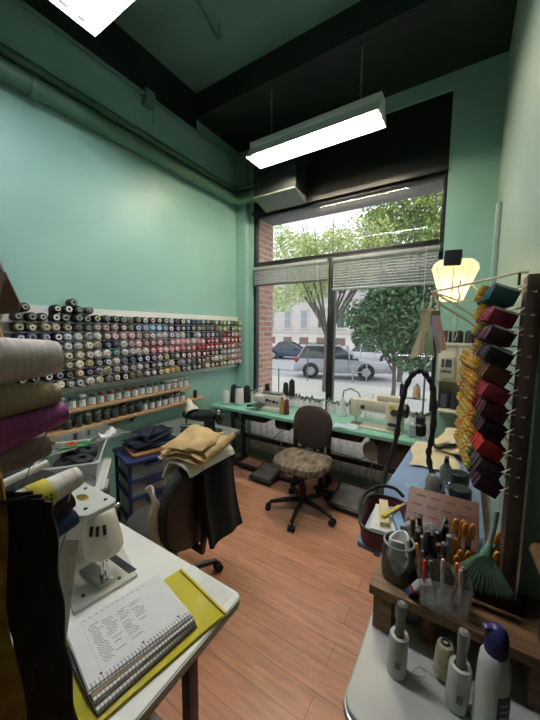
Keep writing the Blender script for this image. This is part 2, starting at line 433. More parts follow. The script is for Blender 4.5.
# ------------------------------------------------------------------ outside: street, cars, trees, building
GZ = -.85
w = bpy.data.worlds.new('world'); scn.world = w; w.use_nodes = True
nt = w.node_tree; bg = nt.nodes['Background']; bg.inputs['Strength'].default_value = 1.25
tc = nt.nodes.new('ShaderNodeTexCoord'); nz = nt.nodes.new('ShaderNodeTexNoise'); nz.inputs['Scale'].default_value = 2.5
nt.links.new(tc.outputs['Generated'], nz.inputs['Vector'])
mx = nt.nodes.new('ShaderNodeMix'); mx.data_type = 'RGBA'; mx.inputs['A'].default_value = (.80, .86, .95, 1); mx.inputs['B'].default_value = (1, 1, 1, 1)
nt.links.new(nz.outputs['Fac'], mx.inputs['Factor']); nt.links.new(mx.outputs['Result'], bg.inputs['Color'])

struct('sidewalk', MB().box(-40, 14, 3.2, 13.7, GZ - .2, GZ), brickmat('concrete_slabs', (196, 196, 192), (206, 205, 200), (150, 150, 146), 1.5, 1.5, .012, rough=.8))
struct('street', MB().box(-70, 30, 13.7, 30, GZ - .25, GZ - .1), mat('asphalt', (176, 178, 182), rough=.85, var=.1, scale=3))
struct('trim_7', MB().box(-40, 14, 13.6, 13.75, GZ - .2, GZ + .01), mat('kerb_stone', (190, 188, 182), rough=.8))
BRK = brickmat('red_brick', (172, 116, 100), (194, 144, 122), (190, 180, 168), .2, .068, .01, rough=.8, axes='YZ', bump=.6)
struct('wall_outside', MB().box(-2.75, -2.2, 3.2, 3.52, GZ, 4.2), BRK)
struct('trim_8', MB().box(-.2, .35, 3.2, 3.45, GZ, 4.2).box(-2.2, -.2, 3.2, 3.5, 2.93, 4.2), mat('grey_lintel', (120, 124, 126), rough=.7))

FAC = brickmat('pale_stone', (206, 202, 196), (216, 212, 206), (186, 182, 176), 1.1, .38, .02, rough=.85, axes='XZ', bump=.3)
b = thing('stone_building', 'pale stone building across the street with rows of sash windows', 'building', (-18, 32, GZ))
obj('facade', MB().box(-26, 24, 0, 6, 0, 10.2), FAC, b, smooth=False)
obj('band_course', MB().box(-26, 24, -.18, 0, 2.05, 2.3).box(-26, 24, -.18, 0, 5.6, 5.8), mat('stone_band', (196, 192, 186), rough=.8), b, smooth=False)
WIN_T = mat('teal_sash_glass', (120, 158, 150), rough=.15, var=.2); WIN_G = mat('pale_sash_glass', (150, 160, 164), rough=.15, var=.25); WIN_D = mat('dark_sash_glass', (78, 84, 88), rough=.15)
BASE_W = mat('basement_glass', (118, 98, 88), rough=.3)
for k, dx in enumerate([-2.7 - 2.1, -2.7, -.4, 1.75, 3.9, 6.1, 8.3, 10.5, 12.7, -6.9, -9.0]):
    for lvl, (z0, z1) in enumerate(((2.6, 4.6), (6.2, 8.2))):
        wd = obj('sash_window', MB().box(dx + .12, dx + 1.0, -.06, .02, z0, z1).box(dx + .02, dx + .12, -.1, .02, z0 - .1, z1 + .1).box(dx + 1, dx + 1.1, -.1, .02, z0 - .1, z1 + .1).box(dx + .02, dx + 1.1, -.1, .02, z1, z1 + .1).box(dx, dx + 1.12, -.16, .02, z0 - .16, z0 - .06), mat('sash_white', (212, 210, 204), rough=.6), b, smooth=False)
        obj('pane', MB().box(dx + .16, dx + .96, -.075, -.05, z0 + .05, (z0 + z1) / 2 - .03).box(dx + .16, dx + .96, -.075, -.05, (z0 + z1) / 2 + .03, z1 - .05), (WIN_T, WIN_G, WIN_G, WIN_G, WIN_D, WIN_D, WIN_G, WIN_D, WIN_G, WIN_T, WIN_G)[k], wd, smooth=False)
    obj('basement_window', MB().box(dx, dx + 1.1, -.05, .02, .7, 1.5), BASE_W, b, smooth=False)

def car(name, label, loc, rz, paint, L=4.5, H=1.68, suv=True, nose=0.0):
    """sides lofted from a side profile; x forward"""
    t = thing(name, label, 'car', loc, rz)
    W = .9
    h = L / 2
    belt = H * .6; g = nose
    # (x, bottom z, top z, half width) stations of the lower body
    st = [(-h, .42, .80, .70), (-h + .06, .34, belt - .05, .80), (-h + .35, .3, belt, .87), (-h + 1.2, .26, belt, .9), (.2, .26, belt - .01, .9), (h - 1.35, .26, belt - .04, .9), (h - .95, .28, belt - .08, .89), (h - .4 + g * .7, .3, belt - .2, .84), (h - .1 + g, .34, belt - .3, .76), (h + g, .42, .66, .66)]
    mb = MB(); vs = []; fs = []
    for x, zb, zt, hw in st:
        zm = (zb + zt) / 2
        for q in ((-hw * .9, zb), (-hw, zb + .12), (-hw * 1.0, zm + .05), (-hw * .95, zt - .03), (-hw * .86, zt), (0, zt + .03), (hw * .86, zt), (hw * .95, zt - .03), (hw, zm + .05), (hw, zb + .12), (hw * .9, zb)):
            vs.append((x, q[0], q[1]))
    n = 11
    for i in range(len(st) - 1):
        for j in range(n):
            j2 = (j + 1) % n; fs.append((i * n + j, i * n + j2, (i + 1) * n + j2, (i + 1) * n + j))
    fs.append(tuple(range(n))); fs.append(tuple((len(st) - 1) * n + j for j in range(n)))
    obj('body', mb.add(vs, fs), paint, t, ang=50)
    # cabin (glass) and roof
    back = -h + (.15 if suv else .85); rb = -h + (.55 if suv else 1.35); rf = h - 2.15; fr = h - 1.2
    def cab(z0, z1, sx, w0, w1, x0, x1, x2, x3):
        v = [(x0, -w0, z0), (x3, -w0, z0), (x3, w0, z0), (x0, w0, z0), (x1, -w1, z1), (x2, -w1, z1), (x2, w1, z1), (x1, w1, z1)]
        return MB().add(v, [(3, 2, 1, 0), (4, 5, 6, 7), (0, 1, 5, 4), (1, 2, 6, 5), (2, 3, 7, 6), (3, 0, 4, 7)])
    CG = mat('car_glass', (52, 60, 64), rough=.08, spec=.8)
    obj('cabin_glass', cab(belt - .03, H - .06, 1, .84, .68, back, rb, rf, fr), CG, t, bevel=.03)
    obj('roof_panel', MB().prism(rrect(rb - .02, rf + .02, -.7, .7, .15), H - .07, H - .005), paint, t, bevel=.03)
    for s in (-1, 1):
        for xa, xb in ((back + .02, rb), (-.55, -.5), (.55, .5), (fr, rf)):
            obj('pillar', MB().tube([(xa, s * .85, belt - .02), (xb, s * .685, H - .05)], .035, 8), paint, t)
        obj('roof_rail', MB().tube([(rb + .05, s * .62, H), (rb + .1, s * .62, H + .05), (rf - .15, s * .62, H + .05), (rf - .1, s * .62, H)], .018, 8), mat('rail_dark', (60, 62, 64), rough=.4), t)
        obj('door_seam', MB().box(-.535, -.52, s * .895 - .008, s * .895 + .008, .4, belt - .03), BLACK, t, smooth=False)
        obj('door_seam', MB().box(.5, .515, s * .895 - .008, s * .895 + .008, .4, belt - .03), BLACK, t, smooth=False)
        obj('side_mirror', MB().ell((h - 1.45, s * 1.0, belt + .08), (.09, .11, .08)), paint, t)
        obj('headlight', MB().ell((h - .22 + g, s * .66, belt - .28), (.2, .14, .09)), mat('headlight', (206, 210, 212), rough=.1), t)
        obj('tail_light', MB().ell((-h + .12, s * .76, belt - .08), (.12, .1, .17)), mat('tail_light_red', (150, 30, 30), rough=.2), t)
        for x in (-.85, .15):
            obj('door_handle', MB().cbox((x, s * .9, belt - .14), (.16, .03, .025)), paint, t, bevel=.006)
        for x in (-1.365, 1.365) if suv else (-1.3, 1.3):
            wh = obj('wheel', MB().along((x, s * .7, .345), (x, s * .93, .345), [(.2, 0), (.335, .01), (.345, .05), (.345, .18), (.33, .22), (.24, .235), (.2, .2)], 28), RUBBER, t)
            rm = MB().along((x, s * .86, .345), (x, s * .93, .345), [(.22, 0), (.235, .05), (.06, .05), (.05, .065)], 24)
            for a in range(5):
                q = 2 * PI * a / 5
                rm.cbox((x + .14 * math.cos(q), s * .925, .345 + .14 * math.sin(q)), (.19, .03, .045), Matrix.Rotation(-q, 3, 'Y'))
            obj('rim', rm, mat('alloy', (176, 180, 184), rough=.3, metal=.6), wh)
            obj('wheel_arch', MB().along((x, s * .82, .36), (x, s * .905, .36), [(.41, 0), (.41, .085), (.34, .085), (.34, 0)], 28), BLACK, t)
    obj('front_bumper', MB().prism(rrect(h - .3 + g, h + .04 + g, -.78, .78, .14), .3, .52), paint, t, bevel=.04)
    obj('rear_bumper', MB().prism(rrect(-h - .05, -h + .3, -.78, .78, .14), .34, .58), paint, t, bevel=.04)
    obj('grille', MB().box(h - .06 + g, h + .045 + g, -.42, .42, .55, .7), BLACK, t, bevel=.01)
    return t
car('suv_car', 'silver estate car with roof rails parked across the pavement, seen through the window', (-5.62, 15.53, GZ - .01), math.radians(21.9), mat('silver_paint', (168, 174, 180), rough=.25, metal=.2, var=.03), 4.45, 1.66, True, .5)
car('sedan_car', 'dark blue saloon car parked behind the silver car near brick pier', (-12.6, 23.2, GZ - .1), math.radians(8), mat('navy_car_paint', (66, 84, 106), rough=.25, metal=.3, var=.03), 4.4, 1.45, False)
car('sedan_car', 'pale car on the far side of the street behind silver car bonnet', (-6.3, 24.5, GZ - .1), math.radians(8), mat('pale_car_paint', (206, 210, 212), rough=.25, var=.02), 4.4, 1.45, False)

GALV = mat('galvanised', (168, 172, 174), rough=.4, metal=.7, var=.1)
t = thing('bike_rack', 'upside-down U shaped metal bike rack on the pavement by silver car', 'bike rack', (-4.0, 14.2, GZ), .6)
t.location = (-3.98, 13.95, GZ)
obj('hoop', MB().tube([(-.32, 0, 0), (-.32, 0, .82)] + [(-.32 + .1 * (1 - math.cos(a)), 0, .82 + .1 * math.sin(a)) for a in (.5, 1, 1.57)] + [(.22 + .1 * math.sin(a), 0, .82 + .1 * math.cos(a)) for a in (0, .5, 1, 1.57)] + [(.32, 0, 0)], .028, 10), GALV, t)
obj('cross_bar', MB().cyl((-.32, 0, .5), (.32, 0, .5), .02), GALV, t)
t = thing('meter_post', 'thin grey parking post standing before rear of silver car', 'post', (-6.25, 13.2, GZ))
obj('pole', MB().cyl((0, 0, 0), (0, 0, 1.25), .03), mat('post_grey', (96, 98, 100), rough=.5), t)
obj('meter_head', MB().prism(rrect(-.07, .07, -.05, .05, .03), 1.22, 1.5), mat('post_grey', (96, 98, 100)), t, bevel=.02)

LEAF_L = mat('pale_leaves', (172, 196, 112), rough=.6, rgb2=(206, 220, 150), scale=2)
LEAF_D = mat('dark_leaves', (58, 92, 64), rough=.55, rgb2=(104, 140, 96), scale=2.2)
LEAF_M = mat('mid_leaves', (112, 150, 72), rough=.55, rgb2=(170, 192, 104), scale=1.5)
BARK = mat('bark', (96, 88, 80), rough=.9, var=.3, scale=10, stretch=(3, 3, .6))
def leaves(clusters, size, seed):
    rnd = random.Random(seed); mb = MB()
    for (c, r, n) in clusters:
        for _ in range(n):
            while True:
                q = V((rnd.uniform(-1, 1), rnd.uniform(-1, 1), rnd.uniform(-1, 1)))
                if q.length < 1: break
            p = V(c) + V((q.x * r[0], q.y * r[1], q.z * r[2]))
            R = Euler((rnd.uniform(-1, 1), rnd.uniform(-1, 1), rnd.uniform(0, 6.3))).to_matrix()
            s = size * rnd.uniform(.6, 1.3)
            pts = [(-s, 0, 0), (-s * .3, -s * .45, .1 * s), (s * .5, -s * .35, .05 * s), (s, 0, -.2 * s), (s * .5, s * .35, .05 * s), (-s * .3, s * .45, .1 * s)]
            mb.add([p + R @ V(a) for a in pts], [(0, 1, 2, 3, 4, 5)])
    return mb
def branches(base, trunk_h, top, n, spread, seed, r=.11):
    rnd = random.Random(seed); mb = MB(); tips = []
    base = V(base)
    mb.tube([base, base + V((.03, 0, trunk_h * .5)), base + V((0, 0, trunk_h))], [r * 1.25, r, r * .9], 9)
    for i in range(n):
        a = 2 * PI * i / n + rnd.uniform(-.3, .3); s = spread * rnd.uniform(.5, 1)
        p0 = base + V((0, 0, trunk_h * rnd.uniform(.75, 1)))
        p2 = p0 + V((math.cos(a) * s, math.sin(a) * s * .7, (top - trunk_h) * rnd.uniform(.6, 1)))
        p1 = p0.lerp(p2, .45) + V((math.cos(a) * s * .12, 0, .1))
        mb.tube([p0, p1, p2], [r * .5, r * .32, r * .08], 6); tips.append((p1, p2))
        for k in range(5):
            q0 = p1.lerp(p2, rnd.uniform(0, .8)); q1 = q0 + V((rnd.uniform(-.8, .8), rnd.uniform(-.5, .5), rnd.uniform(.3, 1.1)))
            mb.tube([q0, q0.lerp(q1, .5) + V((rnd.uniform(-.08, .08), 0, .03)), q1], [r * .16, r * .11, r * .04], 5); tips.append((q0, q1))
    return mb, tips
def tree(label, base, trunk_h, top, n, spread, seed, lm, size, extra, dens, r=.11):
    t = thing('street_tree', label, 'tree', (0, 0, 0))
    t.location = base
    mb, tips = branches((0, 0, 0), trunk_h, top, n, spread, seed, r)
    obj('trunk', mb, BARK, t)
    rnd = random.Random(seed); cl = [(c, rr_, k) for c, rr_, k in extra]
    for p0, p1 in tips: cl.append((p0.lerp(p1, .75), (.55, .45, .4), dens))
    obj('foliage', leaves(cl, size, seed + 1), lm, t, smooth=False)
tree('slender street tree with pale sparse leaves behind the window mullion', (-4.55, 11.3, GZ), 2.6, 6.8, 13, 2.6, 3, LEAF_L, .075,
     [((-1.2, 0, 3.95), (1.7, .8, .42), 800), ((-1.6, 0, 5.5), (1.3, .8, .9), 700), ((-.2, 0, 5.0), (1.6, .8, 1.0), 500), ((-2.3, 0, 3.5), (.9, .7, .4), 300)], 60, .12)
tree('low dense dark green tree filling right window beside the silver car', (-1.75, 9.7, GZ), 1.5, 3.6, 9, 1.0, 5, LEAF_D, .085,
     [((-.1, 0, 3.0), (1.1, .8, .7), 1800), ((-.55, -.1, 2.25), (.75, .7, .5), 700), ((.2, .1, 2.1), (.7, .6, .5), 700), ((.9, 0, 1.75), (.75, .6, .5), 650), ((.6, 0, 3.3), (1.3, .7, .9), 1600), ((-1.15, 0, 2.75), (.6, .5, .35), 260), ((1.2, 0, 2.5), (.8, .6, .7), 800), ((.45, -.2, 1.45), (.4, .4, .3), 170)], 60, .06)
tree('taller light green tree showing at right of the upper window pane', (-2.5, 15.4, GZ), 4.6, 9.2, 9, 2.3, 8, LEAF_M, .115,
     [((.7, 0, 8.0), (2.3, 1, 1.7), 2600), ((-.7, 0, 7.2), (1.5, .8, 1.1), 900)], 50, .1)

# ------------------------------------------------------------------ thread board on the left wall
BOARD = mat('white_board', (222, 222, 214), rough=.6, var=.05, scale=4)
t = thing('thread_rack', 'long white wall board with thin ledges carrying rows of thread spools', 'rack', (XL, .62, 1.13))
obj('back_board', MB().box(.002, .02, 0, 2.42, 0, .61), BOARD, t, bevel=.002)
ZR = [1.663 - .0657 * i for i in range(8)]
for z in ZR:
    obj('ledge', MB().box(.02, .075, 0, 2.40, z - 1.13 - .0325, z - 1.13 - .0285), mat('ledge_grey', (176, 178, 172), rough=.6), t, smooth=False)

bodym = MB().lathe([(.019, 0), (.0275, .003), (.0288, .01), (.0288, .056), (.027, .064), (.020, .068)], 18).mesh('thread_spool', THREAD)
corem = MB().lathe([(.0195, .0675), (.0195, .073), (.018, .0745), (.0105, .0745), (.0098, .055), (.001, .055)], 16, cap=False).mesh('core', OBJC)
coremB = MB().lathe([(.0165, .0675), (.0165, .073), (.015, .0745), (.0085, .0745), (.0078, .055), (.001, .055)], 16, cap=False).mesh('core', OBJC)
def stops(y, S):
    for i in range(len(S) - 1):
        if y <= S[i + 1][0]:
            a = S[i][1]
            return a
    return S[-1][1]
K = dict(black=(24, 24, 28), char=(50, 52, 54), olive=(78, 78, 46), grey=(120, 122, 122), pine=(30, 60, 48), navy=(34, 42, 84), blue=(48, 84, 160), sky=(84, 150, 200),
         white=(222, 222, 214), cream=(214, 206, 170), khaki=(150, 140, 98), mauve=(150, 116, 130), lilac=(160, 146, 178), pink=(214, 150, 160), rose=(214, 96, 120), red=(180, 36, 48),
         wine=(104, 30, 48), purple=(70, 44, 88), lime=(150, 168, 84), green=(70, 120, 70), orange=(226, 120, 50), yellow=(222, 190, 80), brown=(92, 62, 44), tan=(178, 140, 96), teal=(70, 120, 120), slate=(92, 104, 124), dgreen=(40, 62, 50), pale=(190, 196, 200))
CN = dict(black='black', char='charcoal', olive='olive', grey='grey', pine='pine green', navy='navy', blue='blue', sky='sky blue', white='white', cream='cream', khaki='khaki', mauve='mauve', lilac='lilac', pink='pink', rose='rose',
          red='red', wine='wine red', purple='purple', lime='lime green', green='green', orange='orange', yellow='yellow', brown='brown', tan='tan', teal='teal', slate='slate', dgreen='dark green', pale='pale grey')
ROWS = [
    [(0, 'black pine black char'), (1.35, 'char grey dgreen char'), (1.95, 'navy blue teal navy'), (2.3, 'dgreen teal green'), (2.6, 'green lime olive green')],
    [(0, 'black olive olive khaki grey'), (1.05, 'black char brown'), (1.2, 'mauve mauve grey brown'), (1.45, 'olive dgreen'), (1.6, 'sky sky blue sky'), (1.98, 'blue navy blue'), (2.25, 'purple slate olive'), (2.5, 'lime olive lime'), (2.85, 'yellow orange lime')],
    [(0, 'navy slate navy'), (1.03, 'white white pale'), (1.3, 'mauve pink mauve brown'), (1.55, 'mauve lilac grey'), (1.72, 'pale grey lilac pale'), (2.1, 'pale navy'), (2.3, 'navy purple wine'), (2.62, 'red wine purple'), (2.85, 'orange red tan')],
    [(0, 'black navy char'), (1.0, 'cream white pale'), (1.25, 'navy slate white navy'), (1.5, 'lilac mauve pink'), (1.75, 'mauve pink lilac'), (2.0, 'pink pink white'), (2.35, 'wine red wine'), (2.65, 'rose wine red'), (2.85, 'rose orange red')],
    [(0, 'white cream white khaki'), (1.15, 'mauve white cream'), (1.35, 'white pale teal sky'), (1.65, 'wine rose rose'), (1.8, 'pink pink rose'), (2.1, 'pink mauve rose'), (2.25, 'red red red'), (2.45, 'wine red wine'), (2.75, 'pink tan rose')],
    [(0, 'cream khaki khaki'), (1.2, 'slate cream slate'), (1.4, 'navy slate navy grey'), (1.75, 'khaki dgreen grey'), (2.0, 'dgreen char'), (2.1, 'wine red brown'), (2.4, 'wine purple black'), (2.65, 'pale lilac green'), (2.85, 'pink pale cream')],
    [(0, 'black tan navy black'), (1.2, 'cream lilac'), (1.4, 'lilac black slate'), (1.7, 'black white slate'), (1.95, 'black slate lilac'), (2.2, 'brown black tan'), (2.5, 'black white mauve'), (2.7, 'white pink white')],
    [(0, 'white cream grey'), (1.25, 'black grey slate white'), (1.5, 'grey khaki char'), (1.75, 'tan yellow brown'), (2.0, 'navy red navy'), (2.2, 'black brown cream'), (2.5, 'brown tan black cream'), (2.75, 'white pink lilac')],
]
rs = random.Random(11)
RN = ['top', 'second', 'third', 'fourth', 'fifth', 'sixth', 'seventh', 'bottom']
proto = None
NS = 33
def put_spool(x, y, z, cname, label, rot, big=False, grp=None):
    global proto
    c = K[cname]; j = rs.uniform(.85, 1.12); c = tuple(min(255, v * j + rs.uniform(-5, 5)) for v in c); c = tuple(max(3, v) for v in c)
    core = rs.choice([(228, 228, 220)] * 5 + [(200, 190, 160), (208, 180, 170), (176, 180, 178), (120, 110, 100)])
    if cname in ('black', 'char', 'pine', 'navy', 'olive', 'dgreen') and rs.random() < .45: core = (150, 150, 140)
    o = obj('thread_spool', bodym, THREAD); o.location = (x, y, z); o.rotation_euler = rot; o.color = oc(c)
    if big: o.scale = (1.25, 1.25, 1.25)
    settag(o, label, 'spool', grp)
    k = obj('core', corem if rs.random() < .6 else coremB, OBJC, o); k.color = oc(core)
for r in range(8):
    for i in range(NS):
        y = .765 + i * .0683 + rs.uniform(-.004, .004)
        cols = [s for s in ROWS[r] if s[0] <= y][-1][1].split()
        cn = rs.choice(cols)
        fromright = NS - i
        lab = '%s thread spool in %s row of the wall rack, %s from the window end' % (CN[cn], RN[r], ordw(fromright - 1))
        put_spool(-2.378, y, ZR[r] + rs.uniform(-.001, .001), cn, lab, (rs.uniform(-.06, .06), PI / 2 + rs.uniform(-.05, .02), rs.uniform(-.05, .05)), grp='thread spools on the wall rack')
for k, (y, z, cn, lab) in enumerate([(.98, 1.72, 'black', 'black spool lying on the top row, leftmost of the heap'), (1.05, 1.72, 'char', 'charcoal spool in the heap, right of its leftmost black spool'),
        (1.12, 1.722, 'pine', 'pine green spool in the heap below the topmost spool, on top row'), (1.19, 1.72, 'grey', 'grey spool at the right end of the heap on the top row'),
        (1.085, 1.769, 'dgreen', 'dark green spool at the very top of the heap on thread rack'), (.80, 1.72, 'black', 'big black spool lying on the left end of the top row')]):
    put_spool(-2.376, y, z, cn, lab, (0, PI / 2 - .05, rs.uniform(-.12, .12)), grp='thread spools on the wall rack')

# ------------------------------------------------------------------ two jar shelves
SH1, SH2 = 1.028, .888
for z, y1, lab in ((SH1, 2.13, 'upper wooden wall shelf full of small labelled jars under thread rack'), (SH2, 2.30, 'lower wooden wall shelf, longer one, with dim jars on it')):
    t = thing('wall_shelf', lab, 'shelf', (XL, .6, z))
    obj('plank', MB().box(0, .125, 0, y1 - .6, -.024, 0), WOOD, t, bevel=.002)
    for y in (.2, (y1 - .6) * .55, y1 - .72):
        obj('bracket', MB().box(0, .012, y, y + .02, -.1, -.024).add([(0, y, -.1), (.1, y, -.024), (.085, y, -.024), (0, y, -.085), (0, y + .012, -.1), (.1, y + .012, -.024), (.085, y + .012, -.024), (0, y + .012, -.085)], [(0, 1, 2, 3), (7, 6, 5, 4), (0, 4, 5, 1), (2, 6, 7, 3), (1, 5, 6, 2), (0, 3, 7, 4)]), BLKMET, t, smooth=False)
jb = MB().lathe([(.024, 0), (.027, .004), (.027, .058), (.02, .068), (.02, .07)], 16).mesh('jar', JARGL)
jf = MB().lathe([(.022, .003), (.0245, .006), (.0245, .05)], 14).mesh('contents', mat('jar_contents', rough=.6, objcol=True, var=.5, scale=90))
jl = MB().lathe([(.0225, .068), (.0235, .07), (.0235, .083), (.022, .085)], 16).mesh('lid', OBJC)
def labelmesh(r, a0, a1, z0, z1):
    mb = MB(); n = 6; vs = []; fs = []
    for i in range(n + 1):
        a = a0 + (a1 - a0) * i / n
        for z in (z0, z1):
            vs.append((r * math.cos(a), r * math.sin(a), z)); vs.append(((r + .0006) * math.cos(a), (r + .0006) * math.sin(a), z))
    for i in range(n):
        b0 = i * 4; b1 = b0 + 4
        fs += [(b0 + 1, b1 + 1, b1 + 3, b0 + 3), (b0, b0 + 2, b1 + 2, b1), (b0, b1, b1 + 1, b0 + 1), (b0 + 2, b0 + 3, b1 + 3, b1 + 2)]
    fs += [(0, 1, 3, 2), (n * 4, n * 4 + 2, n * 4 + 3, n * 4 + 1)]
    return mb.add(vs, fs)
jp = labelmesh(.0274, -1.7, .2, .006, .056).mesh('label', PAPER)
js = MB()
for k in range(3):
    js.cbox((.0281 * math.cos(-.8), .0281 * math.sin(-.8), .042 - k * .011), (.0006, .018 - .004 * k, .003), Matrix.Rotation(-.8, 3, 'Z'))
jsm = js.mesh('label_print', mat('print_grey', (84, 84, 88), rough=.9))
def jar(x, y, z, lidc, cont, label, lab=True, group=None):
    o = obj('jar', jb, JARGL); o.location = (x, y, z); o.rotation_euler = (0, 0, rs.uniform(-.25, .25)); settag(o, label, 'jar', group)
    c = obj('contents', jf, None, o); c.color = oc(cont)
    l = obj('lid', jl, OBJC, o); l.color = oc(lidc)
    if lab:
        p = obj('label', jp, PAPER, o); p['label'] = 'small white paper label'
        q = obj('label_print', jsm, None, p)
for i in range(18):
    y = .90 + i * .0695
    dark = 5 <= i <= 9
    jar(-2.312, y, SH1, (112, 30, 38) if dark else rs.choice([(196, 196, 190), (60, 62, 64), (150, 150, 146)]), rs.choice([(90, 30, 34), (60, 44, 36), (120, 96, 70), (50, 52, 56)]),
        'glass jar with %s lid on the upper wall shelf, %s from shelf right end' % ('dark red' if dark else 'plain', ordw(17 - i)), True, 'jars on the upper shelf')
for i in range(16):
    y = 1.0 + i * .069
    jar(-2.312, y, SH2, rs.choice([(88, 90, 84), (60, 62, 60), (140, 140, 132)]), rs.choice([(60, 54, 46), (90, 84, 70), (44, 44, 44), (110, 96, 74)]),
        '%s glass jar on the lower wall shelf, %s from the right' % ('labelled' if i > 8 else 'unlabelled', ordw(15 - i)), i > 8, 'jars on the lower shelf')
o = obj('thread_spool', MB().lathe([(.018, 0), (.02, .004), (.02, .07), (.018, .075)], 16), THREAD); o.location = (-2.31, 2.2, SH2); o.color = oc((24, 26, 30)); settag(o, 'black thread spool standing alone at lower shelf right end', 'spool')
obj('core', MB().lathe([(.009, .074), (.009, .082), (.007, .082)], 12), BLACK, o)

# ------------------------------------------------------------------ small glass shelf with tools, left
t = thing('glass_shelf', 'clear glass wall shelf cluttered with tools below the wooden shelves', 'shelf', (XL, .45, .875))
obj('glass_plate', MB().box(.0, .47, 0, .78, -.006, 0), clear('shelf_glass', (200, 215, 205), opacity=.3, rough=.05), t, smooth=False)
obj('front_rail', MB().tube([(.47, -.01, .004), (.47, .79, .004)], .004, 6), STEEL, t)
for y in (.08, .68):
    obj('bracket', MB().box(0, .4, y, y + .012, -.03, -.006), STEEL, t, smooth=False)
def scissors(name, label, loc, rz, hc, L=.17, rot=None, cat='scissors'):
    t = thing(name, label, cat, loc, rz, rot=rot)
    for s in (-1, 1):
        bl = MB().add([(0, s * .002, -.0015), (L * .55, 0, -.0015), (L * .1, s * .012, -.0015), (0, s * .009, -.0015), (0, s * .002, .0015), (L * .55, 0, .0015), (L * .1, s * .012, .0015), (0, s * .009, .0015)],
                      [(0, 1, 2, 3), (7, 6, 5, 4), (0, 4, 5, 1), (1, 5, 6, 2), (2, 6, 7, 3), (3, 7, 4, 0)])
        obj('blade', bl, STEEL, t, smooth=False)
        ring = [(-L * .28 + L * .13 * math.cos(a), s * .02 + .014 * math.sin(a), 0) for a in [2 * PI * i / 14 for i in range(14)]]
        h = MB().tube(ring, .0042, 7, closed=True).tube([(0, s * .005, 0), (-L * .08, s * .008, 0), (-L * .16, s * .016, 0)], .005, 7)
        obj('handle', h, hc, t)
    obj('pivot', MB().cyl((L * .04, 0, -.004), (L * .04, 0, .004), .005), CHROME, t)
    return t
GRN = mat('green_plastic', (46, 140, 84), rough=.4); ORG = mat('orange_plastic', (242, 160, 52), rough=.38, var=.08)
scissors('scissors', 'green handled scissors lying on the glass shelf', (-1.97, .98, .884), 1.9, GRN, .2)
solo('marker_pen', MB().along((-1.98, .8, .886), (-1.9, .93, .886), [(.004, 0), (.009, .005), (.009, .11), (.006, .13), (.003, .15)], 10), mat('pen_green', (70, 150, 90), rough=.4), 'green marker pen lying near the front of glass shelf', 'pen')
solo('tape_reel', MB().lathe([(.018, 0), (.03, .002), (.03, .02), (.018, .022), (.016, .011)], 20), mat('orange_tape', (214, 92, 44), rough=.5), 'small orange tape reel lying on the glass shelf', 'tape', loc=(-1.98, .87, .877))
t = thing('hand_tool', 'slim tool with red handle lying on the glass shelf', 'tool', (-2.05, .74, .884), .9)
obj('shaft', MB().cyl((0, 0, 0), (.13, 0, 0), .003), STEEL, t); obj('handle', MB().along((-.08, 0, 0), (0, 0, 0), [(.006, 0), (.009, .01), (.008, .07), (.004, .08)], 10), mat('red_plastic', (170, 44, 40), rough=.4), t)
for k, (x, y, z, w_, lab) in enumerate([(-1.99, 1.08, .88, .06, 'crumpled white tag at the right end of the glass shelf'), (-2.02, 1.15, .88, .05, 'white paper scrap in corner of the glass shelf nearest drawers'), (-2.0, .68, .88, .07, 'folded cream ribbon at the left part of glass shelf')]):
    solo('paper_scrap' if k < 2 else 'ribbon', MB().sheet(lambda u, v: (w_ * (u - .5), w_ * 1.3 * (v - .5), .012 * math.sin(u * 5 + k) + .012 * math.cos(v * 6 + k) + .016), 8, 8, .002), (PAPER, PAPER, mat('cream_ribbon', (216, 200, 160), rough=.8))[k], lab, 'scrap' if k < 2 else 'ribbon', loc=(x, y, z - .01), rz=.5 * k)
for k, (x, y, c, lab) in enumerate([(-2.1, .95, (70, 60, 60), 'dark bobbin standing behind orange tape reel on glass shelf'), (-2.09, .82, (150, 120, 80), 'tan bobbin standing on glass shelf behind the green pen'), (-2.12, 1.05, (120, 120, 124), 'grey bobbin standing behind white tag on glass shelf')]):
    o = solo('bobbin', MB().lathe([(.016, 0), (.016, .004), (.011, .005), (.011, .03), (.016, .031), (.016, .035)], 14), OBJC, lab, 'bobbin', loc=(x, y, .8755)); o.color = oc(c)

# ------------------------------------------------------------------ stacked storage behind the white table
R = math.atan2(.83, -.55)          # long side direction
t = thing('drawer_tower', 'grey translucent drawer tower standing behind the white sewing table', 'drawers', (-1.87, .83, 0), .95 + PI / 2 - 1.57)
GREYP = clear('smoked_plastic', (150, 154, 152), opacity=.72, rough=.3, gloss=.6)
SHELLG = mat('grey_shell', (150, 152, 150), rough=.5, var=.05)
hx, hy = .15, .2
obj('shell', MB().box(-hx, hx, -hy, -hy + .01, .0, .70).box(-hx, hx, hy - .01, hy, 0, .70).box(-hx, -hx + .01, -hy + .01, hy - .01, 0, .7).box(-hx + .01, hx, -hy + .01, hy - .01, .69, .7).box(-hx + .01, hx, -hy + .01, hy - .01, .0, .012), SHELLG, t, smooth=False)
for k in range(4):
    z = .02 + k * .168
    d = obj('drawer', MB().box(hx - .02, hx + .004, -hy + .014, hy - .014, z, z + .155), GREYP, t, bevel=.006)
    obj('handle', MB().box(hx + .004, hx + .02, -.06, .06, z + .12, z + .14), WHITE, d, bevel=.004)
t = thing('plastic_tray', 'white plastic lid tray lying on the grey drawer tower', 'lid', (-1.87, .83, .70), .95)
obj('tray', MB().prism(rrect(-.165, .165, -.215, .215, .03), .0, .03), WHITE, t, bevel=.008)
obj('rim', MB().tube([(x, y, .03) for x, y in rrect(-.165, .165, -.215, .215, .03)], .009, 8, closed=True), WHITE, t)
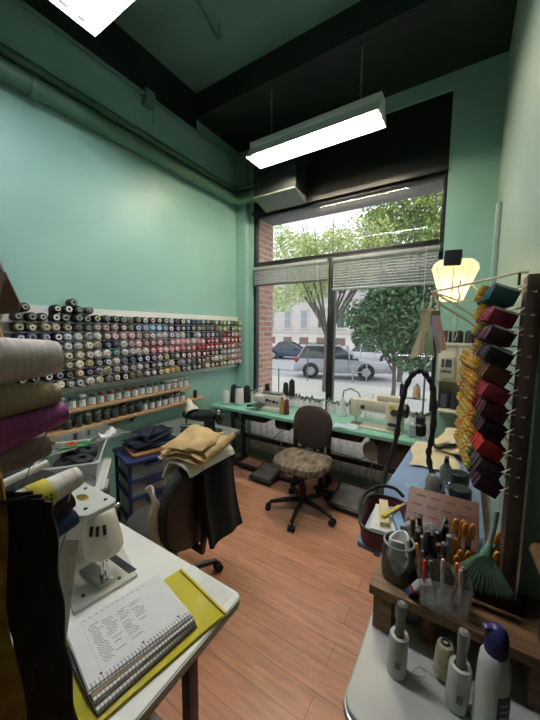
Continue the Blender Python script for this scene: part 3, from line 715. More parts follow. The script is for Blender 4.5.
t = thing('storage_bin', 'clear plastic bin of black notions on top of the white lid', 'bin', (-1.87, .83, .739), .95)
def openbox(mb, x, y, h, th, flare=.02):
    o0 = [(-x, -y), (x, -y), (x, y), (-x, y)]; o1 = [(-x - flare, -y - flare), (x + flare, -y - flare), (x + flare, y + flare), (-x - flare, y + flare)]
    i0 = [(a - math.copysign(th, a), b - math.copysign(th, b)) for a, b in o0]; i1 = [(a - math.copysign(th, a), b - math.copysign(th, b)) for a, b in o1]
    vs = [(*p, 0) for p in o0] + [(*p, h) for p in o1] + [(*p, th) for p in i0] + [(*p, h) for p in i1]
    fs = [(3, 2, 1, 0), (8, 9, 10, 11)]
    for i in range(4):
        j = (i + 1) % 4
        fs += [(i, j, 4 + j, 4 + i), (4 + i, 4 + j, 12 + j, 12 + i), (12 + i, 12 + j, 8 + j, 8 + i)]
    return mb.add(vs, fs)
obj('tub', openbox(MB(), .13, .18, .14, .004), PLASTIC_C, t, smooth=False)
obj('rim', MB().tube([(x, y, .14) for x, y in rrect(-.152, .152, -.202, .202, .02)], .006, 8, closed=True), clear('rim_plastic', (230, 234, 232), opacity=.7, rough=.2), t)
for k, (x, y, s) in enumerate([(-.06, -.1, .05), (.05, -.06, .055), (-.04, .02, .06), (.06, .08, .05), (-.05, .12, .045), (.02, .14, .04)]):
    a = k * 1.3
    nm = ('black thread reel', 'black elastic roll', 'black ribbon roll', 'charcoal thread reel', 'black zip coil', 'grey button tin')[k]
    o = solo('notion_roll', MB().lathe([(s * .35, 0), (s * .9, .002), (s, .01), (s, .045), (s * .9, .052), (s * .35, .054), (s * .3, .03)], 18), THREAD, nm + ' lying inside the clear bin on the white lid', 'reel',
             loc=V((-1.87, .83, .75)) + Matrix.Rotation(.95, 3, 'Z') @ V((x, y, .0)), rz=a); o.color = oc([(20, 20, 22), (26, 26, 28), (16, 16, 18), (44, 44, 48), (22, 20, 22), (100, 100, 104)][k])
    o.rotation_euler = (rs.uniform(-.2, .2), rs.uniform(-.2, .2), a)
    o.location.z += .012 + (.055 if k % 2 else .02)

# ------------------------------------------------------------------ blue framed drawers with mat and cloth
NAVYP = mat('navy_plastic', (34, 48, 92), rough=.4)
DRW = clear('frosted_drawer', (196, 204, 208), opacity=.62, rough=.35, gloss=.5)
t = thing('drawer_cart', 'navy framed plastic drawer unit with clear drawers beside grey machine table', 'drawers', (-1.93, 1.34, 0), -.28)
hx, hy = .165, .17
mb = MB()
for x in (-hx, hx - .022):
    for y in (-hy, hy - .022): mb.box(x, x + .022, y, y + .022, 0.02, .70)
obj('posts', mb, NAVYP, t, bevel=.004)
for z in (.06, .26, .44, .56):
    obj('shelf_frame', MB().box(-hx, hx, -hy, hy, z, z + .014), NAVYP, t, bevel=.003)
obj('top_panel', MB().prism(rrect(-hx - .012, hx + .012, -hy - .012, hy + .012, .02), .69, .715), NAVYP, t, bevel=.005)
for z0, z1 in ((.075, .255), (.275, .435), (.455, .555), (.575, .685)):
    d = obj('drawer', openbox(MB(), hx - .03, hy - .024, z1 - z0 - .004, .003, .004), DRW, t, smooth=False); d.location = (.008, 0, z0 + .001)
    obj('handle', MB().box(hx - .028, hx + .004, -.06, .06, (z1 - z0) - .03, (z1 - z0) - .012), NAVYP, d, bevel=.003)
    obj('clutter', MB().ell((-.02, .0, .045), (.1, .11, .035), 14, 8), mat('drawer_clutter', (120, 112, 104), rough=.9, rgb2=(50, 52, 60), scale=40), d)
for s in (-1, 1):
    for r_ in (-1, 1):
        obj('caster', MB().cyl((s * .13 - .008, r_ * .13, .02), (s * .13 + .008, r_ * .13, .02), .02), BLACK, t)
solo('cork_board', MB().prism(rrect(-.125, .13, -.155, .155, .02), 0, .022), mat('tan_board', (140, 98, 58), rough=.55, var=.15, scale=8), 'tan board lying on the navy drawer unit', 'board', loc=(-1.915, 1.365, .7165), rz=-.28, bevel=.004)
def foldcloth(name, W, D, H, m, layers=3, seed=1, crump=.01):
    rnd = random.Random(seed); mb = MB(); hl = H / layers
    for k in range(layers):
        ph = rnd.uniform(0, 6); z0 = k * hl; dx = rnd.uniform(-.012, .012); dy = rnd.uniform(-.012, .012); sw = 1 - .04 * k
        n, mm = 18, 14; vs = []; fs = []
        for top in (0, 1):
            for i in range(n + 1):
                for j in range(mm + 1):
                    u = i / n * 2 - 1; v = j / mm * 2 - 1
                    e = max(abs(u), abs(v)); ed = max(0, 1 - e ** 8)
                    zz = z0 + (hl * (.5 + .5 * ed) if top else hl * (.5 - .5 * ed) * .9)
                    zz += crump * (math.sin(3.1 * u + ph) * math.cos(2.3 * v + ph * 1.7) + .5 * math.sin(7 * u + 4 * v + ph)) * (.3 + .7 * (k + top) / layers)
                    vs.append((u * W / 2 * sw + dx + .012 * math.sin(4 * v + ph), v * D / 2 * sw + dy + .01 * math.sin(5 * u + ph), max(zz, .001 * k)))
        w_ = mm + 1; o = (n + 1) * w_
        for i in range(n):
            for j in range(mm):
                q = (i * w_ + j, (i + 1) * w_ + j, (i + 1) * w_ + j + 1, i * w_ + j + 1); fs.append(tuple(reversed(q))); fs.append(tuple(o + a for a in q))
        for i in range(n):
            fs.append((i * w_, (i + 1) * w_, o + (i + 1) * w_, o + i * w_)); fs.append((i * w_ + mm, o + i * w_ + mm, o + (i + 1) * w_ + mm, (i + 1) * w_ + mm))
        for j in range(mm):
            fs.append((j, o + j, o + j + 1, j + 1)); fs.append((n * w_ + j, n * w_ + j + 1, o + n * w_ + j + 1, o + n * w_ + j))
        mb.add(vs, fs)
    return mb
NAVYC = mat('navy_cloth', (20, 25, 46), rough=.95, var=.2, scale=30, bump=.3, bscale=300)
t = thing('folded_trousers', 'folded navy trousers heaped on the tan board', 'trousers', (-1.94, 1.40, .7395), -.2)
obj('lower_leg', foldcloth('c', .24, .33, .05, NAVYC, 2, 3, .008), NAVYC, t)
o = obj('upper_leg', foldcloth('c', .19, .24, .05, NAVYC, 2, 8, .014), NAVYC, t); o.location = (.0, .02, .052); o.rotation_euler = (0, 0, .35)

# ------------------------------------------------------------------ grey table with blind-stitch machine
TGREY = mat('grey_tabletop', (118, 126, 120), rough=.45, var=.08, scale=6)
def legframe(t, x0, x1, y0, y1, zt, m=BLKMET, treadle=None):
    for x in (x0, x1):
        for y in (y0 + .06, y1 - .06):
            obj('leg', MB().box(x - .02, x + .02, y - .02, y + .02, .05, zt), m, t, bevel=.003)
        obj('foot_bar', MB().box(x - .025, x + .025, y0, y1, .0, .05), m, t, bevel=.004)
        obj('top_bar', MB().box(x - .02, x + .02, y0 + .03, y1 - .03, zt - .04, zt - .001), m, t, bevel=.002)
    obj('stretcher', MB().box(x0, x1, (y0 + y1) / 2 + .09, (y0 + y1) / 2 + .125, .28, .33), m, t, bevel=.003)
t = thing('machine_table', 'grey topped machine table against the left wall behind navy drawers', 'table', (0, 0, 0))
obj('tabletop', MB().prism(rrect(-2.37, -1.60, 1.60, 2.06, .03), .69, .72), TGREY, t, bevel=.004)
legframe(t, -2.27, -1.70, 1.64, 2.04, .69)
t = thing('blind_stitch_machine', 'black blind-stitch sewing machine on the grey table, hand wheel towards window', 'sewing machine', (-1.83, 1.80, .722), .35)
DKM = mat('black_enamel', (30, 40, 36), rough=.25, var=.15)
obj('base', MB().prism(rrect(-.16, .17, -.075, .075, .03), 0, .03), DKM, t, bevel=.006)
obj('column', MB().along((.08, 0, .02), (.08, 0, .17), [(.06, 0), (.045, .05), (.045, .12), (.05, .15)], 16), DKM, t)
obj('arm', MB().along((.13, 0, .155), (-.15, 0, .15), [(.03, 0), (.052, .02), (.05, .12), (.04, .24), (.03, .28)], 16), DKM, t)
obj('hand_wheel', MB().along((.16, 0, .155), (.19, 0, .155), [(.02, -.03), (.062, 0), (.068, .008), (.062, .024), (.03, .02)], 22), DKM, t)
obj('wheel_cap', MB().cyl((.185, 0, .155), (.2, 0, .155), .028), CHROME, t)
obj('lower_arm', MB().along((.05, -.05, .06), (-.16, -.05, .06), [(.02, 0), (.03, .02), (.022, .2)], 12), CHROME, t)
obj('presser', MB().cyl((-.13, 0, .03), (-.13, 0, .12), .008).box(-.15, -.11, -.02, .02, .032, .04), CHROME, t)
obj('motor_cap', MB().ell((-.05, -.07, .045), (.035, .025, .03)), mat('bone_plastic', (206, 190, 158), rough=.4), t)
obj('tension_disc', MB().cyl((-.04, -.06, .165), (-.04, -.045, .165), .02), CHROME, t)
t = thing('machine_lamp', 'cream bell-shaped work lamp on arm above the black machine', 'lamp', (-2.07, 1.86, .722), 0)
obj('base', MB().lathe([(.03, 0), (.03, .01), (.012, .02)], 14), CREAM, t)
obj('stem', MB().tube([(0, 0, .01), (-.02, 0, .1), (0, -.01, .2), (.08, -.04, .235)], .008, 8), CREAM, t)
obj('lamp_shade', MB().along((.08, -.045, .262), (.19, -.09, .15), [(.016, 0), (.026, .01), (.03, .06), (.052, .1), (.066, .14), (.062, .142), (.028, .07)], 20), CREAM, t)

# ------------------------------------------------------------------ green sewing table by the window (two tables end to end)
TEAL = mat('green_tabletop', (142, 200, 178), rough=.4, var=.05, scale=5)
TEDGE = mat('green_edge', (88, 150, 122), rough=.5)
def green_table(label, x0, x1):
    t = thing('sewing_table', label, 'table', (0, 0, 0))
    obj('tabletop', MB().prism(rrect(x0, x1, 2.49, 2.965, .02), .715, .748), TEAL, t, bevel=.003)
    legframe(t, x0 + .16, x1 - .12, 2.64, 2.95, .714)
    return t
tb1 = green_table('left green-topped sewing table by the window, next to the corner column', -2.375, -1.275)
tb2 = green_table('right green-topped sewing table by the window carrying the cream machine', -1.27, -.25)
def underparts(t, xc, lab):
    obj('motor', MB().along((xc + .05, 2.78, .6), (xc + .27, 2.78, .6), [(.05, 0), (.075, .02), (.075, .16), (.04, .2), (.04, .22)], 16), BLKMET, t)
    obj('oil_pan', MB().prism(rrect(xc - .3, xc + .02, 2.58, 2.85, .03), .62, .712), BLKMET, t, bevel=.01)
    obj('belt', MB().tube([(xc + .29, 2.76, .6), (xc + .27, 2.76, .74), (xc + .25, 2.76, .6)], .005, 6), RUBBER, t)
    obj('switch_box', MB().box(xc - .4, xc - .33, 2.55, 2.6, .62, .712), BLACK, t, bevel=.006)
    obj('cable', MB().tube([(xc - .36, 2.6, .62), (xc - .3, 2.75, .42), (xc - .05, 2.85, .36), (xc + .1, 2.82, .5)], .006, 6), mat('grey_cable', (150, 150, 148), rough=.6), t)
underparts(tb1, -1.72, 0); underparts(tb2, -.72, 0)
def treadle(t, x, y, w_, d, m):
    tr = obj('treadle', MB().cbox((x, y, .075), (w_, d, .016), Matrix.Rotation(.16, 3, 'X')), BLKMET, t, bevel=.004)
    obj('tread_mat', MB().cbox((x, y - .002, .086), (w_ - .05, d - .06, .006), Matrix.Rotation(.16, 3, 'X')), m, tr, bevel=.002)
    obj('link_rod', MB().cyl((x + w_ * .3, y + .1, .09), (x + w_ * .3 + .03, y + .14, .58), .005), STEEL, t)
    obj('treadle_bar', MB().box(x - .4, x + .38, y + .02, y + .06, .035, .06), BLKMET, t, bevel=.003)
TRM = mat('worn_treadle', (122, 116, 104), rough=.6, var=.4, scale=14)
treadle(tb1, -1.70, 2.64, .27, .33, TRM)
treadle(tb2, -.77, 2.64, .36, .36, mat('treadle_grey', (146, 140, 130), rough=.6, var=.35, scale=10))
obj('foot_rail', MB().box(-2.21, -1.40, 2.70, 2.73, .0, .04), BLKMET, tb1, bevel=.003)
obj('foot_rail', MB().box(-1.10, -.38, 2.70, 2.73, .0, .04), BLKMET, tb2, bevel=.003)
obj('pan_guard', MB().along((-.62, 2.6, .56), (-.60, 2.66, .56), [(.02, 0), (.085, .005), (.085, .05), (.02, .06)], 22), mat('grey_guard', (128, 124, 116), rough=.5), tb2)
obj('motor_cover', MB().prism(rrect(-.56, -.3, 2.56, 2.62, .02), .48, .69), mat('brown_cover', (64, 48, 40), rough=.6), tb2, bevel=.01)

def cone(name, label, loc, c, h=.17, r0=.05, r1=.03, tilt=None, group=None, basec=(40, 40, 40)):
    t = thing(name, label, 'thread cone', loc, 0, group, rot=tilt)
    b = obj('wound_thread', MB().lathe([(r0 * .8, 0.006), (r0, .012), (r0 * .985, h * .1), (r1 * 1.06, h * .86), (r1 * .9, h * .93), (r1 * .6, h * .95)], 22), THREAD, t); b.color = oc(c)
    k = obj('cone_core', MB().lathe([(r1 * .62, h * .94), (r1 * .5, h), (r1 * .36, h), (r1 * .34, h * .9)], 16, cap=False), OBJC, t); k.color = oc(basec)
    return t
cone('thread_cone', 'small white thread cone at the left edge of the green table', (-2.235, 2.60, .749), (232, 232, 226), .16, .042, .034, basec=(220, 220, 214))
cone('thread_cone', 'black thread cone just right of the small white cone', (-2.215, 2.72, .749), (26, 26, 28), .21, .05, .036)
cone('thread_cone', 'large white thread cone with black top on the green table', (-2.10, 2.67, .749), (236, 236, 232), .2, .052, .04, basec=(30, 30, 32))
cone('thread_cone', 'black thread cone right of the large white cone, under corner column', (-2.09, 2.80, .749), (22, 22, 24), .2, .046, .034)

# overlock machine
t = thing('overlock_machine', 'white overlock sewing machine on the left green table', 'sewing machine', (-1.68, 2.67, .75), .1)
t.scale = (.85, .85, .85)
OV = mat('overlock_white', (216, 214, 204), rough=.35, var=.04)
obj('base', MB().prism(rrect(-.17, .17, -.1, .12, .03), 0, .05), OV, t, bevel=.006)
obj('body', MB().prism(rrect(-.15, .16, -.03, .11, .03), .05, .19), OV, t, bevel=.012)
obj('top_cover', MB().prism(rrect(-.13, .15, -.015, .1, .03), .19, .215), STEEL, t, bevel=.006)
obj('head', MB().prism(rrect(-.2, -.06, -.09, .05, .02), .1, .185), OV, t, bevel=.012)
obj('needle_bar', MB().cyl((-.15, -.06, .05), (-.15, -.06, .11), .006).cyl((-.13, -.06, .05), (-.13, -.06, .11), .004), CHROME, t)
obj('cloth_plate', MB().box(-.24, -.06, -.13, .03, .045, .056), CHROME, t, bevel=.002)
for k in range(4):
    obj('tension_dial', MB().cyl((-.03 + k * .045, -.035, .13 - .006 * k), (-.03 + k * .045, -.06, .13 - .006 * k), .016, n=14), CHROME if k % 2 else BLACK, t)
obj('hand_wheel', MB().along((.16, .04, .12), (.2, .04, .12), [(.02, 0), (.05, .005), (.05, .03), (.03, .036)], 20), OV, t)
obj('front_knob', MB().cyl((-.2, -.12, .06), (-.26, -.14, .05), .014), BLACK, t)
# thread stand
t = thing('thread_stand', 'metal thread stand behind the overlock machine carrying black cones', 'stand', (-1.70, 2.86, .749))
obj('foot', MB().box(-.05, .05, -.04, .04, 0, .012), STEEL, t, bevel=.003)
obj('pole', MB().cyl((0, 0, .01), (0, 0, .42), .006), STEEL, t)
obj('cone_tray', MB().box(-.22, .26, -.03, .03, .118, .124), STEEL, t, smooth=False)
obj('guide_bar', MB().tube([(-.22, 0, .41), (.26, 0, .41)], .004, 6), STEEL, t)
for x in (-.15, .09, .16):
    obj('spindle', MB().cyl((x, 0, .12), (x, 0, .26), .004), STEEL, t)
cone('thread_cone', 'black thread cone on the left end of the thread stand', (-1.85, 2.86, .874), (16, 16, 18), .11, .032, .024)
cone('thread_cone', 'black thread cone in middle of the thread stand, near chair back', (-1.61, 2.86, .874), (18, 18, 22), .15, .034, .026)
cone('thread_cone', 'tallest black thread cone at the right end of the thread stand', (-1.535, 2.86, .874), (20, 18, 20), .19, .034, .028)
cone('thread_cone', 'tall yellow-green thread cone on the green table left of the chair back', (-1.505, 2.60, .749), (190, 170, 84), .17, .026, .02)
cone('thread_cone', 'tall maroon thread cone on the green table touching the yellow one', (-1.45, 2.60, .749), (112, 40, 60), .16, .026, .02)
cone('thread_cone', 'white thread cone by the brick pier behind the overlock machine', (-1.97, 2.90, .749), (228, 226, 216), .19, .04, .026)

# gooseneck lamp at the window
t = thing('gooseneck_lamp', 'small white lamp with curved grey gooseneck by the window curtain', 'lamp', (-.985, 2.90, .749))
obj('base', MB().lathe([(.05, 0), (.05, .012), (.044, .03), (.03, .1), (.026, .16), (.014, .18)], 18), WHITE, t)
obj('gooseneck', MB().tube([(0, 0, .17), (.01, 0, .25), (.08, 0, .28), (.16, -.02, .25), (.21, -.04, .17)], .007, 8), mat('grey_gooseneck', (120, 128, 132), rough=.35, metal=.5), t)
obj('lamp_head', MB().along((.2, -.035, .19), (.225, -.05, .11), [(.01, 0), (.022, .02), (.034, .08), (.03, .075)], 14), WHITE, t)

# lockstitch machine (cream)
t = thing('lockstitch_machine', 'cream industrial sewing machine on the right green table', 'sewing machine', (-.60, 2.69, .75), -.04)
t.scale = (.9, .92, .92)
obj('bed', MB().prism(rrect(-.26, .24, -.09, .09, .02), 0, .012), CREAM, t, bevel=.002)
obj('pillar', MB().prism(rrect(.09, .235, -.07, .08, .03), .012, .27), CREAM, t, bevel=.014)
obj('arm', MB().prism(rrect(-.2, .22, -.055, .065, .035), .155, .265), CREAM, t, bevel=.016)
obj('head', MB().prism(rrect(-.255, -.16, -.06, .06, .03), .09, .262), CREAM, t, bevel=.014)
obj('face_plate', MB().prism(rrect(-.26, -.25, -.045, .045, .004), .1, .25), CHROME, t, bevel=.002)
obj('needle_bar', MB().cyl((-.205, -.02, .02), (-.205, -.02, .1), .006).cyl((-.19, -.02, .014), (-.19, -.02, .1), .005), CHROME, t)
obj('presser_foot', MB().box(-.22, -.185, -.05, -.01, .013, .02), CHROME, t, bevel=.002)
obj('needle_plate', MB().box(-.25, -.15, -.06, .05, .012, .015), CHROME, t, smooth=False)
obj('tension_dial', MB().cyl((-.12, -.055, .2), (-.12, -.085, .2), .02, n=16), CHROME, t)
obj('stitch_dial', MB().cyl((.17, -.07, .19), (.17, -.095, .19), .03, n=20), mat('dial_brown', (84, 66, 44), rough=.4), t)
obj('reverse_lever', MB().box(.12, .2, -.11, -.068, .07, .09), BLACK, t, bevel=.006)
obj('hand_wheel', MB().along((.235, 0, .2), (.285, 0, .2), [(.02, 0), (.062, .008), (.064, .03), (.04, .045)], 22), BLACK, t)
obj('top_box', MB().prism(rrect(.0, .2, -.04, .05, .015), .266, .32), CREAM, t, bevel=.008)
obj('yellow_tag', MB().box(.12, .17, -.074, -.07, .22, .245), mat('yellow_sticker', (206, 186, 60), rough=.6), t, smooth=False)
obj('thread_guide', MB().tube([(-.05, 0, .265), (-.05, 0, .31), (-.03, 0, .315)], .004, 6), CHROME, t)
solo('fabric_scrap', MB().sheet(lambda u, v: (.2 * (u - .5), .12 * (v - .5), .006 + .004 * math.sin(6 * u + 3 * v)), 10, 6, .002), mat('pale_blue_cloth', (190, 214, 224), rough=.9), 'pale blue and white scrap on table before the cream machine', 'cloth', loc=(-.83, 2.56, .7495), rz=.2)
t = thing('thread_stand', 'tall chrome thread stand behind the cream machine at window right', 'stand', (-.265, 2.86, .749))
obj('foot', MB().lathe([(.04, 0), (.04, .01), (.012, .02)], 14), STEEL, t)
obj('pole', MB().cyl((0, 0, .01), (0, 0, .78), .008), STEEL, t)
obj('cone_tray', MB().box(-.2, .02, -.025, .025, .258, .264), STEEL, t, bevel=.002)
obj('guide_bar', MB().tube([(-.22, 0, .63), (.06, 0, .635)], .006, 8), STEEL, t)
obj('spindle', MB().cyl((-.055, 0, .26), (-.055, 0, .4), .004).cyl((-.175, 0, .26), (-.175, 0, .4), .004), STEEL, t)
cone('thread_cone', 'beige thread cone on the tall chrome stand', (-.32, 2.86, 1.014), (206, 184, 148), .12, .034, .024)
o = cone('thread_cone', 'slim black thread reel on tall chrome stand, left of beige cone', (-.44, 2.86, 1.014), (22, 22, 24), .12, .018, .016)
t = thing('oil_jar', 'black jar with a black cap at the right end of green table', 'jar', (-.262, 2.70, .749))
obj('body', MB().lathe([(.04, 0), (.045, .006), (.045, .085), (.03, .1)], 18), BLACK, t)
obj('cap', MB().lathe([(.034, .098), (.036, .102), (.036, .15), (.03, .155)], 18), mat('dark_cap', (40, 40, 44), rough=.3), t)
o = t; o2 = thing('thread_cone', 'clear topped blue-white reel standing beside the black jar', 'thread cone', (-.31, 2.62, .749))
b = obj('wound_thread', MB().lathe([(.026, .004), (.03, .01), (.024, .1), (.014, .11)], 18), THREAD, o2); b.color = oc((196, 206, 216))

# ------------------------------------------------------------------ office chairs
BRN = mat('brown_upholstery', (58, 46, 40), rough=.95, var=.15, scale=50, bump=.25, bscale=400)
GRYF = mat('dark_grey_upholstery', (66, 64, 62), rough=.95, var=.15, scale=50, bump=.25, bscale=400)
PATT = mat('patterned_seat_cover', (52, 45, 40), rough=.95, rgb2=(156, 140, 118), scale=16, stretch=(2.2, .6, 1), bump=.3, bscale=200)
def padshape(w, h, th, top=.5, n=28, m=8, pinch=.0):
    """rounded upholstered pad in the local XZ plane, thickness along Y"""
    mb = MB(); vs = []; fs = []
    rings = [(-1, .0), (-1, .6), (-.85, .9), (-.4, 1.0), (.4, 1.0), (.85, .9), (1, .6), (1, .0)]
    for ty, sc in rings:
        for i in range(n):
            a = 2 * PI * i / n; c, s = math.cos(a), math.sin(a)
            e = 2 / 2.6
            x = math.copysign(abs(c) ** e, c) * w / 2; z = math.copysign(abs(s) ** e, s) * h / 2
            x *= 1 - pinch * (z / h + .5)
            vs.append((x * max(sc, .02), ty * th / 2, z * max(sc, .02)))
    for j in range(len(rings) - 1):
        for i in range(n):
            i2 = (i + 1) % n; fs.append((j * n + i, j * n + i2, (j + 1) * n + i2, (j + 1) * n + i))
    return mb.add(vs, fs)
def chair(label, loc, rz, seatm, backm, angs, back_h, bw, bh, back_y=.2, back_tilt=.12, seat_w=.47, seat_d=.44, seat_z=.47):
    """faces local -Y; backrest at +Y"""
    t = thing('office_chair', label, 'chair', loc, rz)
    for a in angs:
        q = math.radians(a); p = V((math.cos(q), math.sin(q), 0))
        l = obj('base_leg', MB().tube([p * .03 + V((0, 0, .11)), p * .16 + V((0, 0, .1)), p * .285 + V((0, 0, .075))], [.024, .02, .016], 8), BLACK, t)
        c = MB()
        nrm = V((-p.y, p.x, 0))
        for s in (-1, 1): c.cyl(p * .3 + nrm * s * .006 + V((0, 0, .026)), p * .3 + nrm * s * .026 + V((0, 0, .026)), .026, n=16)
        c.cyl(p * .285 + V((0, 0, .03)), p * .285 + V((0, 0, .08)), .008)
        obj('caster', c, RUBBER, l)
    obj('gas_column', MB().lathe([(.032, .09), (.032, .25), (.02, .26), (.02, seat_z - .08)], 16), BLACK, t)
    obj('mechanism', MB().box(-.09, .09, -.11, .13, seat_z - .095, seat_z - .055), BLACK, t, bevel=.008)
    obj('lever', MB().cyl((.08, 0, seat_z - .075), (.23, .02, seat_z - .08), .006), BLACK, t)
    mb = MB(); vs = []; n = 32
    prof = [(0.05, -.05), (.85, -.05), (.97, -.03), (1.0, 0.0), (.97, .03), (.86, .05), (.5, .06), (.05, .062)]
    for r_, z in prof:
        for i in range(n):
            a = 2 * PI * i / n; c, s = math.cos(a), math.sin(a); e = 2 / 2.7
            vs.append((math.copysign(abs(c) ** e, c) * seat_w / 2 * r_, math.copysign(abs(s) ** e, s) * seat_d / 2 * r_, seat_z + z * (.9 + .1 * math.cos(2 * a))))
    fs = []
    for j in range(len(prof) - 1):
        for i in range(n):
            i2 = (i + 1) % n; fs.append((j * n + i, j * n + i2, (j + 1) * n + i2, (j + 1) * n + i))
    fs.append(tuple(range(n - 1, -1, -1))); fs.append(tuple((len(prof) - 1) * n + i for i in range(n)))
    obj('seat', mb.add(vs, fs), seatm, t)
    obj('back_bar', MB().tube([(0, .1, seat_z - .07), (0, back_y + .08, seat_z - .06), (0, back_y + .1, seat_z + .05), (0, back_y + .07, back_h)], [.02, .02, .018, .02], 8), BLACK, t)
    b = obj('backrest', padshape(bw, bh, .075), backm, t, ang=60); b.location = (0, back_y + .03, back_h); b.rotation_euler = (-back_tilt, 0, 0)
    s = obj('back_shell', padshape(bw * .93, bh * .93, .03), BLACK, b, ang=60); s.location = (0, .032, 0)
    return t
# chair at the window faces the camera, slightly turned
chair('brown-backed office chair with a patterned seat cover standing in the middle of the floor', (-1.12, 2.31, 0), .0, PATT, BRN,
      [270 + 10, 342 + 10, 54 + 10, 126 + 10, 198 + 10], .715, .375, .385, back_y=.15, back_tilt=.1, seat_w=.50, seat_d=.45, seat_z=.455)
# chair by the drawers: backrest towards +X
chair('dark grey office chair draped with clothes beside the white sewing table', (-1.40, 1.13, 0), -PI / 2 - .1, GRYF, GRYF,
      [20, 92, 164, 236, 308], .67, .43, .50, back_y=.2, back_tilt=.1)
KHAKI = mat('khaki_cotton', (196, 166, 118), rough=.95, var=.12, scale=20, bump=.3, bscale=250)
OFFW = mat('offwhite_cotton', (230, 225, 210), rough=.95, var=.06, scale=20, bump=.3, bscale=200)
BLKC = mat('black_wool', (20, 20, 22), rough=.95, var=.3, scale=14, bump=.3, bscale=80)
def drape(W, fn, th, m, name, label, cat, nu=26, nv=14, **k):
    return solo(name, MB().sheet(fn, nu, nv, th), m, label, cat, **k)
# sheet draped over the chair back: u across (y), v along the path over the top
def over_back(y0, y1, path, wob, ph):
    def fn(u, v):
        k = v * (len(path) - 1); i = min(int(k), len(path) - 2); a = k - i
        p = V((path[i][0], 0, path[i][1])).lerp(V((path[i + 1][0], 0, path[i + 1][1])), a)
        return (p.x + wob * math.sin(9 * u + ph + 2 * v), y0 + (y1 - y0) * u + .012 * math.sin(6 * v + ph), p.z + wob * .8 * math.sin(7 * u + ph * 1.3 + 3 * v))
    return fn
drape(0, over_back(1.08, 1.34, [(-1.22, .86), (-1.19, .905), (-1.14, .91), (-1.105, .88), (-1.09, .8), (-1.075, .7), (-1.06, .6), (-1.05, .53), (-1.04, .47)], .013, 1.2), .022, BLKC,
      'black_trousers', 'black trousers hanging down over the back of the draped chair', 'trousers')
drape(0, over_back(.99, 1.34, [(-1.30, .82), (-1.28, .87), (-1.25, .91), (-1.19, .925), (-1.13, .93), (-1.095, .915), (-1.085, .88)], .006, .4), .012, OFFW,
      'white_cloth', 'off-white cloth laid over the draped chair back under khaki trousers', 'cloth')
t = thing('khaki_trousers', 'khaki trousers folded on top of the draped chair back', 'trousers', (-1.175, 1.15, .945), .25)
obj('folded_legs', foldcloth('c', .25, .35, .05, KHAKI, 2, 4, .012), KHAKI, t)
o = obj('waistband', MB().sheet(lambda u, v: (.12 + .012 * math.sin(PI * v), -.16 + .32 * u, .01 + .045 * v + .006 * math.sin(8 * u)), 20, 4, .006), KHAKI, t)
o = obj('upper_fold', foldcloth('c', .21, .30, .04, KHAKI, 1, 9, .014), KHAKI, t); o.location = (-.01, -.01, .048); o.rotation_euler = (0, .06, .12)
drape(0, lambda u, v: (-1.30 + .09 * u + .012 * math.sin(9 * v), .895 + .02 * math.sin(5 * u + 5 * v) + .04 * v, .80 - .34 * v + .015 * math.sin(8 * u)), .01, OFFW,
      'white_scarf', 'crumpled white cloth hanging at the left side of draped chair', 'cloth', 10, 16)

# ------------------------------------------------------------------ white sewing table, front left
WT = .75
t = thing('white_sewing_table', 'white topped sewing table in the left foreground carrying notebooks', 'table', (0, 0, 0))
obj('tabletop', MB().prism(rrect(-1.56, -.555, .135, .715, .025), WT - .032, WT), LAMINATE, t, bevel=.003)
obj('edge_band', MB().prism(rrect(-1.563, -.552, .132, .718, .026), WT - .029, WT - .004), mat('edge_cream', (206, 202, 186), rough=.5), t)
obj('leaf_joint', MB().box(-.775, -.772, .55, .715, WT - .0005, WT + .0006).box(-1.0, -.775, .20, .202, WT - .0005, WT + .0006), mat('joint_grey', (140, 138, 130)), t, smooth=False)
legframe(t, -1.48, -.72, .16, .7, WT - .034)
obj('drawer_box', MB().box(-.98, -.62, .2, .5, WT - .12, WT - .034), mat('drawer_dark', (52, 46, 42), rough=.6), t, bevel=.005)
obj('motor', MB().along((-1.3, .5, .58), (-1.05, .5, .58), [(.05, 0), (.08, .02), (.08, .17), (.04, .22)], 16), BLKMET, t)

# blind-hemmer / overlock with a cream dome head
t = thing('dome_head_machine', 'cream dome-headed sewing machine standing on the white table', 'sewing machine', (-1.03, .50, WT), 0)
LG = mat('light_grey_enamel', (196, 196, 188), rough=.35, var=.05)
obj('bed_plate', MB().prism([(-.165, -.045), (.105, -.115), (.135, .075), (-.10, .145)], 0, .012), LG, t, bevel=.003)
for x, y in ((.07, -.07), (.10, .03), (-.02, -.06), (.05, .07)):
    obj('plate_screw', MB().cyl((x, y, .012), (x, y, .0145), .006, n=10), BLACK, t)
obj('needle_slot', MB().prism([(-.04, -.03), (.055, -.03), (.055, .02), (-.04, .02)], .012, .02), STEEL, t, bevel=.002)
obj('rear_slot', MB().prism([(-.06, .06), (.11, .06), (.115, .085), (-.055, .085)], .0122, .0135), BLKMET, t, smooth=False)
obj('column', MB().prism(rrect(-.25, -.13, -.05, .07, .03), .0, .24), LG, t, bevel=.012)
obj('head_dome', MB().lathe([(.034, .082), (.052, .085), (.059, .098), (.058, .125), (.047, .19), (.041, .222), (.034, .228)], 26, Matrix.Translation((.065, .01, .02)) @ Matrix.Rotation(-.1, 4, 'Y')), CREAM, t)
for k in range(3):
    obj('vent_slot', MB().cbox((.050 + .0475 * math.cos(-1.2 + k * .42), .01 + .0475 * math.sin(-1.2 + k * .42), .205), (.005, .009, .03), Matrix.Rotation(-1.2 + k * .42, 3, 'Z') @ Matrix.Rotation(-.25, 3, 'Y')), BLACK, t)
